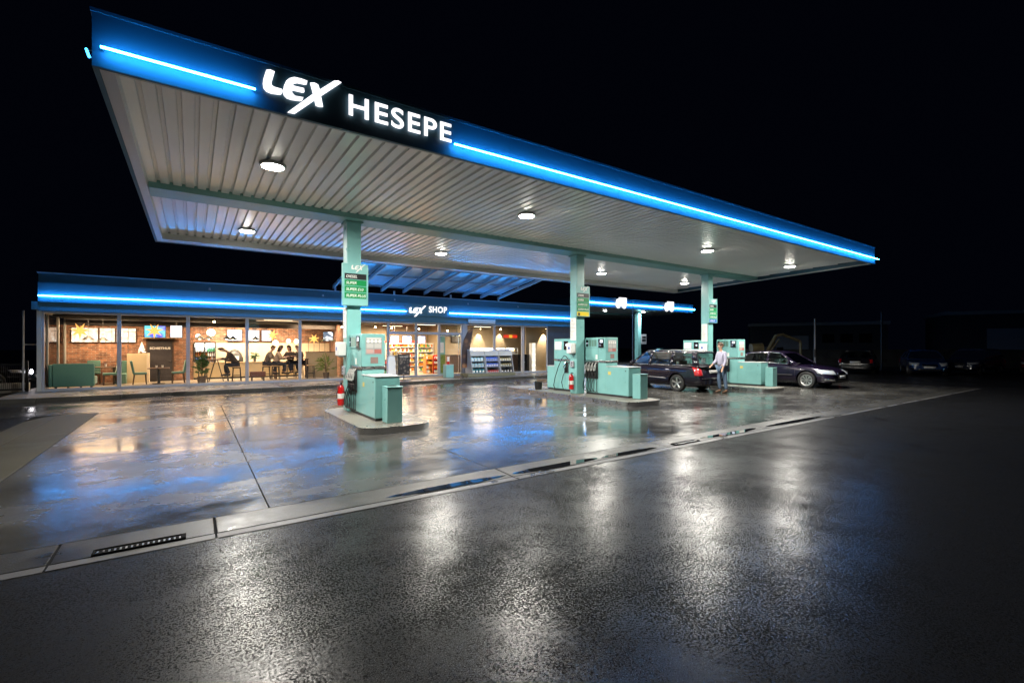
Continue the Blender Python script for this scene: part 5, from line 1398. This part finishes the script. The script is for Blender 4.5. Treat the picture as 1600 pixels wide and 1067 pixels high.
# ================================================================== PEOPLE
def skin_mesh(name, verts, edges, radii, m, parent, sub=1):
    me = bpy.data.meshes.new(name); me.from_pydata([tuple(v) for v in verts], edges, []); me.materials.append(m)
    o = bpy.data.objects.new(name, me); COL.objects.link(o); o.parent = parent
    sk = o.modifiers.new('skin', 'SKIN')
    if not me.skin_vertices: return o
    for d, r in zip(me.skin_vertices[0].data, radii): d.radius = (r, r) if not isinstance(r, tuple) else r
    me.skin_vertices[0].data[0].use_root = True
    ss = o.modifiers.new('sub', 'SUBSURF'); ss.levels = sub; ss.render_levels = sub
    sk.use_smooth_shade = True
    return o
def person(label, loc, rz, J, shirt, trousers, hair, long_hair=False, shoes=None, group=None, cat='person', hatted=False):
    """J: joints in metres, person faces -y. keys: pelvis, chest, neck, head, and (l, r) of sh, el, wr, hip, kn, an, toe"""
    t = thing('person', label, cat, loc, rz, group)
    V = []; E = []; Rr = []
    def add(p, r, prev=None):
        V.append(Vector(p)); Rr.append(r)
        if prev is not None: E.append((prev, len(V)-1))
        return len(V)-1
    P = {k: Vector(v) if not isinstance(v, list) else [Vector(q) for q in v] for k, v in J.items()}
    pel = add(P['pelvis'], .135); wa = add(P['pelvis'].lerp(P['chest'],.45), .120, pel); ch = add(P['chest'], .145, wa)
    nb = add(P['chest'].lerp(P['neck'],.7), .075, ch); nk = add(P['neck'], .052, nb)
    hd = P['head']; fwd = Vector(J.get('face', (0,-1,0))).normalized()
    up = (hd-P['neck']).normalized()
    j1 = add(hd - up*.05 + fwd*.012, .068, nk); j2 = add(hd + up*.015, .084, j1); j3 = add(hd + up*.075, .070, j2)
    add(hd - up*.012 + fwd*.098, .014, j2)                         # nose
    for k in (0, 1):
        s = add(P['sh'][k], .058, ch); e = add(P['el'][k], .042, s); w = add(P['wr'][k], .027, e)
        d = (P['wr'][k]-P['el'][k]).normalized(); side = d.cross(Vector((0,0,1)))
        side = side.normalized() if side.length > .1 else Vector((0,1,0))
        palm = add(P['wr'][k]+d*.055, .030, w)
        for q, ln in enumerate((.065,.078,.072,.055)):
            b0 = P['wr'][k]+d*.09+side*(q-1.5)*.019; f1 = add(b0, .009, palm)
            f2 = add(b0+d*ln*.5+Vector((0,0,-.012)), .008, f1); add(b0+d*ln*.8+Vector((0,0,-.035)), .007, f2)
        th = add(P['wr'][k]+d*.05+side*.042*(1 if k else -1), .010, palm); add(P['wr'][k]+d*.085+side*.055*(1 if k else -1), .009, th)
        h = add(P['hip'][k], .088, pel); kn = add(P['kn'][k], .058, h); a = add(P['an'][k], .038, kn)
        add(P['toe'][k], .034, a)
    skin_mesh('body', V, E, Rr, M['skin'], t, 2)
    # shirt
    V2 = []; E2 = []; R2 = []
    def add2(p, r, prev=None):
        V2.append(Vector(p)); R2.append(r)
        if prev is not None: E2.append((prev, len(V2)-1))
        return len(V2)-1
    a0 = add2(P['pelvis']+Vector((0,0,-.02)), .160); a1 = add2(P['pelvis'].lerp(P['chest'],.45), .148, a0); a2 = add2(P['chest'], .168, a1); a3 = add2(P['chest'].lerp(P['neck'],.62), .085, a2)
    for k in (0,1):
        s = add2(P['sh'][k], .074, a2); e = add2(P['el'][k], .056, s); add2(P['el'][k].lerp(P['wr'][k],.9), .040, e)
    skin_mesh('shirt', V2, E2, R2, shirt, t, 2)
    V2, E2, R2 = [], [], []
    a0 = add2(P['pelvis'], .150)
    for k in (0,1):
        h = add2(P['hip'][k], .104, a0); kn = add2(P['kn'][k], .074, h); add2(P['kn'][k].lerp(P['an'][k],.93), .056, kn)
    skin_mesh('trousers', V2, E2, R2, trousers, t, 2)
    # hair
    hb = MB(); n = 14; c = hd + up*.035 - fwd*.02; rg = random.Random(2)
    right = fwd.cross(up).normalized()
    for i in range(8):
        th_ = math.pi*.58*i/7
        for k in range(n):
            a = 2*math.pi*k/n
            rr = .102*(1+rg.uniform(-.05,.07))
            f = math.cos(a); drop = 0
            tt = th_*(1.12 - .38*f)
            if long_hair and f < .3: tt = th_*1.25
            p = c + up*(rr*math.cos(tt)) + (fwd*f + right*math.sin(a))*(rr*math.sin(tt)*.95)
            if long_hair and i >= 6 and f < .4: p = p - up*(.08*(i-5))
            hb.v.append(tuple(p))
    for i in range(7):
        for k in range(n): hb.f.append((i*n+k, i*n+(k+1) % n, (i+1)*n+(k+1) % n, (i+1)*n+k)); hb.m.append(0)
    ho = hb.build('hair', hair, t); so = ho.modifiers.new('thick','SOLIDIFY'); so.thickness = .012; so.offset = 0
    for s in (-1,1):
        e = MB().lathe([(0,-.008),(.008,-.004),(.009,.003),(0,.008)], tuple(hd+fwd*.078+right*.032*s+up*.012), n=8).build('eye', M['black'], t)
        MB().lathe([(0,-.03),(.016,-.02),(.020,0),(.014,.02),(0,.03)], tuple(hd+right*.086*s-up*.005), n=8).build('ear', M['skin'], t)
    MB().tube([tuple(hd+fwd*.082-up*.052-right*.022), tuple(hd+fwd*.088-up*.054), tuple(hd+fwd*.082-up*.052+right*.022)], .005, 6).build('mouth', mat('lip',(.35,.12,.10),.5) if 'lip' not in bpy.data.materials else bpy.data.materials['lip'], t)
    for k in (0,1):
        a = P['an'][k]; b = P['toe'][k]
        MB().tube([a+Vector((0,0,.02)), a-Vector((0,0,.02)), a.lerp(b,.5)+Vector((0,0,-.005)), b+(b-a).normalized()*.02], [.050,.052,.045,.036], 10).build('shoe', shoes or M['black'], t)
    return t
def standing():
    return dict(pelvis=(0,0,.96), chest=(0,-.02,1.30), neck=(0,-.05,1.54), head=(0,-.07,1.68), face=(0,-1,-.1),
        sh=[(-.18,-.02,1.44),(.18,-.02,1.44)], el=[(-.24,-.06,1.16),(.23,-.03,1.15)], wr=[(-.20,-.26,1.02),(.24,-.14,.93)],
        hip=[(-.09,0,.90),(.09,0,.90)], kn=[(-.11,-.05,.50),(.12,.03,.50)], an=[(-.12,.0,.09),(.13,.08,.09)], toe=[(-.13,-.16,.04),(.16,-.08,.04)])
def seated(h=.66, lean=.12, arm=.25, footz=.25, head=(0,0)):
    p = h+.10; l = lean
    return dict(pelvis=(0,0,p), chest=(0,-l,p+.34), neck=(0,-l*1.5-.02,p+.57), head=(head[0],-l*1.8-.05-head[1],p+.71-head[1]*.6), face=(0,-1,-.2-head[1]*3),
        sh=[(-.18,-l*1.1,p+.47),(.18,-l*1.1,p+.47)], el=[(-.24,-l-.16,p+.22),(.24,-l-.16,p+.22)], wr=[(-.12,-l-.36,p+arm),(.12,-l-.38,p+arm)],
        hip=[(-.09,-.02,p-.03),(.09,-.02,p-.03)], kn=[(-.13,-.44,p-.04),(.14,-.42,p-.06)], an=[(-.12,-.40,footz+.09),(.13,-.28,footz+.09)], toe=[(-.12,-.58,footz+.04),(.14,-.46,footz+.04)])
sh_white = mat('pale_shirt', (.33,.32,.42), .8, bump=.1, bscale=60); jeans = mat('blue_jeans', (.09,.14,.22), .85, bump=.15, bscale=150)
hair_b = mat('brown_hair', (.06,.03,.015), .6); hair_d = mat('dark_hair', (.025,.012,.008), .6)
person('person in a pale shirt and jeans standing behind the dark estate car', (15.68,9.62,0), R(-112), standing(), sh_white, jeans, hair_b, shoes=M['wood'])
greyw = mat('grey_jacket', (.16,.14,.12), .85); darkw = mat('black_jumper', (.06,.05,.045), .85); palew = mat('pale_top', (.42,.33,.25), .85); denim = mat('dark_denim', (.03,.035,.05), .85)
FZ = .128
person('person in dark clothes stooping over the high trestle table on a stool', (1.62,24.3,FZ), R(-90), seated(.66,.24,.26,.22,(0,.10)), darkw, denim, hair_b)
person('man in a dark grey jacket seated with his back turned, first of the cafe group', (2.85,24.75,FZ), R(68), seated(.66,.14,.28,.22), greyw, denim, hair_b)
person('person with long brown hair in a pale top, second of the cafe group', (3.22,24.5,FZ), R(75), seated(.66,.10,.28,.22), palew, denim, hair_d, long_hair=True)
person('person in black facing the seated couple across the long table', (4.0,25.3,FZ), R(-35), seated(.66,.08,.28,.22), darkw, denim, hair_d, long_hair=True)
person('person in black beside the window post at the end of the long table', (4.45,25.25,FZ), R(-55), seated(.66,.10,.28,.22), darkw, denim, hair_b)

# ================================================================== TRUCK CANOPY AND SURROUNDINGS
Y2 = 29.24; tc = thing('truck_canopy', 'smaller second canopy with a blue light strip far behind the middle column', 'canopy', (34, 34, 0))
def tb(mbx, name, m, **k):
    mbx.v = [(v[0]-34, v[1]-34, v[2]) for v in mbx.v]; return mbx.build(name, m, tc, **k)
TX0, TX1, TR, TD = 26.9, 42.46, 45.6, 42.6
b = MB(); b.box(TX0,TX1,Y2,Y2+.1,5.1,5.92); b.box(TX0,TX0+.1,Y2+.101,TD,5.1,5.92); b.prism([(TX1-.1,Y2+.101),(TX1,Y2+.101),(TR,TD),(TR-.1,TD)],'z',5.1,5.92); b.box(TX0+.1,TR-.1,TD-.1,TD-.001,5.1,5.92)
tb(b, 'fascia', M['tealdark'])
tb(MB().prism([(TX0+.1,Y2+.101),(TX1-.1,Y2+.101),(TR-.15,TD-.1),(TX0+.1,TD-.1)],'z',5.15,5.2), 'soffit', M['deck'])
tb(MB().prism([(TX0,Y2),(TX1,Y2),(TR,TD),(TX0,TD)],'z',5.921,5.95), 'roof', M['tealdark'])
tb(MB().box(TX0+.2,TX1,34.6,35.1,5.0,5.149), 'beam', M['tealbeam'])
tb(MB().box(37.2,37.65,31.9,32.35,0,5.149), 'column', M['teal'], bevel=.01)
ss = MB().box(0,.75,-.06,0,0,1.0).build('price_sign', M['grey'], loc=(37.55,31.84,1.9))
tag(ss, 'small blue-grey fuel sign on the column of the far canopy', 'fuel sign'); MB().box(.1,.65,-.07,-.061,.3,.5).box(.1,.65,-.07,-.061,.6,.8).build('grade_plate', M['blk'], ss)
led_strip('light_strip', 'blue light strip on the far canopy before its first lorry sign', (27.0,Y2-.08,5.43), (31.0,Y2-.08,5.43), .05, M['led'], (0,1,0))
led_strip('light_strip', 'blue light strip on the far canopy between its two lorry signs', (32.0,Y2-.08,5.43), (37.7,Y2-.08,5.43), .05, M['led'], (0,1,0))
led_strip('light_strip', 'blue light strip on the far canopy after its second lorry sign', (39.2,Y2-.08,5.43), (42.6,Y2-.08,5.43), .05, M['led'], (0,1,0))
for x, w in ((31.0,'first'),(37.75,'second')):
    t = thing('lorry_sign', 'white lit lorry-shaped sign on the far canopy, ' + w + ' from the middle column', 'illuminated sign', (x,Y2-.14,5.06), group='lit lorry signs')
    k = 1.02
    P = [(.05,.18),(.05,.55),(.18,.80),(.42,.80),(.42,.95),(1.30,.95),(1.30,.22),(1.22,.18),(1.18,.06),(1.05,.0),(.92,.06),(.88,.18),(.46,.18),(.42,.06),(.30,.0),(.18,.06),(.14,.18)]
    P = [(a*k, c*k) for a, c in P]
    MB().prism(P, 'y', -.06, .06).build('shape', M['sign'], t)
for x, y, w in ((30.7,32.6,'first'),(32.8,32.2,'second'),(37.15,31.2,'third, above the far column')):
    t = thing('canopy_floodlight', 'small round lamp under the far canopy, ' + w + ' from the middle pump', 'canopy light', (x,y,5.11), group='lamps under the far canopy')
    MB().cyl(0,0,-.02,.035,.20,n=20).build('housing', M['trim'], t); MB().cyl(0,0,-.03,-.021,.17,n=20).build('lens', emat('lens2_'+name_id(),(1,.95,.85),25), t)
    l = bpy.data.lights.new('glow','AREA'); l.shape='DISK'; l.size=.3; l.energy=130; l.color=(.85,.95,1)
    o = bpy.data.objects.new('glow', l); COL.objects.link(o); o.parent = t; o.location = (0,0,-.05)
t = thing('truck_pump', 'slim pale green pump standing beside the far canopy column', 'fuel pump', (38.9,30.6,0)); MB().box(0,.55,0,.4,.1,1.45).build('body', M['teal'], t, bevel=.02); MB().box(.1,.4,-.02,-.001,.9,1.25).build('display', M['dark'], t); MB().box(.55,1.4,.0,.4,.1,1.4).build('side_cabinet', M['tealdark'], t)
t = thing('lamp_post', 'thin grey pole rising between the middle pump and the far canopy column', 'pole', (31.5,27.6,0)); MB().tube([(0,0,0),(0,0,5.6)], [.05,.04], 10).build('shaft', M['grey'], t); MB().cyl(0,0,0,.05,.12,n=12).build('foot', M['grey'], t)
t = thing('low_wall', 'low pale wall beyond the middle pump', 'wall', (30.1,24.5,0)); MB().box(-1.2,3.2,0,.2,0,.9).build('masonry', M['kerb'], t); MB().box(-1.22,3.22,-.02,.22,.901,.95).build('coping', M['white'], t)
# excavator behind the saloon
ex = thing('excavator', 'dim excavator with a raised arm and a pale bucket behind the violet saloon', 'excavator', (35.4,17.2,0), R(0))
OY = mat('dull_yellow', (.30,.24,.12), .5, vary=.2); O = Vector((35.4,17.2,0))
def el(px_, py_, d=34.0):
    r = (px_-800)/731*d; return Vector((r*.8262+d*.5634, -r*.5634+d*.8262, 1.68+(541-py_)/731*d)) - O
bk = el(1222,545)
arm = MB()
def bar(a, b, w): arm.tube([a, b], w, 4)
bar(Vector((-1.1,.5,1.0)), Vector((-.35,.1,2.45)), .13); bar(Vector((-.35,.1,2.45)), Vector((.1,-.2,2.55)), .12); bar(Vector((.1,-.2,2.5)), Vector((1.1,-.85,2.05)), .11); bar(Vector((1.15,-.88,2.1)), Vector((1.2,-.9,.6)), .10)
arm.tube([(-.75,.3,1.3),(-.1,0,2.2)], .05, 8); arm.build('arm', OY, ex)
MB().tube([(-1.9,1.1,1.55),(-1.25,.65,1.6)], .32, 16).build('bucket', OY, ex)
MB().box(.4,2.6,.4,2.4,.7,1.3).box(.6,1.6,.5,1.6,1.31,1.62).build('body', M['dark'], ex, bevel=.05)
for y in (.5,2.0): MB().prism([(.2,.05),(2.8,.05),(3.0,.35),(2.8,.68),(.2,.68),(0,.35)], 'y', y, y+.4).build('track', M['black'], ex)
t = thing('steel_post', 'tall thin steel post beside the excavator arm', 'post', (31.9,13.4,0)); MB().tube([(0,0,0),(0,0,3.4)], [.06,.045], 10).build('shaft', M['grey'], t); MB().cyl(0,0,1.0,1.5,.09,n=12).build('sleeve', M['dark'], t)
t = thing('steel_post', 'dim grey post standing among the parked dark cars', 'post', (41.5,13.0,0)); MB().tube([(0,0,0),(0,0,4.2)], [.06,.05], 10).build('shaft', M['dark'], t); MB().cyl(0,0,0,.04,.15,n=12).build('foot', M['dark'], t)
# perimeter wall and dim buildings far away
t = thing('perimeter_wall', 'long low dark wall behind the parked cars', 'wall', (48,14,0), R(-62))
for k in range(10): MB().box(k*3.0-12,k*3.0-9.02,0,.2,0,1.35).build('panel', M['kerb'], t)
MB().box(-12,18,-.03,.23,1.351,1.42).build('coping', M['kerb'], t)
for i, (x, y, w, h, rz) in enumerate(((62,26,14,4.2,-60),(70,8,16,5.0,-64),(74,-12,16,3.8,-70))):
    t = thing('distant_warehouse', ['dim flat-roofed shed far behind the first parked cars', 'dim warehouse with ribbed front beyond the navy parked car', 'dim low shed with a pale eaves band far away at the picture edge'][i], 'warehouse', (x,y,0), R(rz), group='dim sheds on the skyline')
    MB().box(-w/2,w/2,0,8,0,h).build('wall', M['cladding'], t); MB().box(-w/2-.2,w/2+.2,-.2,8.2,h+.001,h+.35).build('roof', M['trim'], t)
    MB().box(-w*.3,-w*.05,-.05,-.001,0,h*.7).build('door', M['grey'], t)
    for k in range(3): MB().box(w*.05+k*1.8,w*.05+k*1.8+1.2,-.04,-.001,h*.5,h*.75).build('window', M['blackgloss'], t)
# fence by the cafe corner
t = thing('mesh_fence', 'low black mesh fence between the cafe corner and the road', 'fence', (-4.75,22.9,.0), R(-4))
b = MB().box(-9,-.05,0,.04,1.02,1.08).box(-9,-.05,0,.04,.16,.22); b.build('rail', M['black'], t)
b = MB(); x = -8.95
while x < -.1: b.box(x,x+.008,.015,.023,.22,1.02); x += .05
for z in (.42,.62,.82): b.box(-9,-.05,.024,.03,z,z+.008)
b.build('mesh', M['black'], t)
for x in (-.05,-2.3,-4.6,-6.9): MB().box(x,x+.07,-.015,.055,0,1.2).build('post', M['black'], t, bevel=.005)
t = thing('drain_pipe', 'thin pale downpipe with a bracket at the cafe corner', 'downpipe', (-4.85,22.9,.12)); MB().cyl(0,0,0,2.8,.03,n=10).build('pipe', M['grey'], t); MB().box(-.02,.45,-.02,.02,1.6,1.64).build('bracket', M['grey'], t)
t = thing('white_plinth', 'low white plinth behind the black mesh fence', 'plinth', (-13,24.2,0)); MB().box(0,8.0,0,.25,0,.34).build('block', M['white'], t)
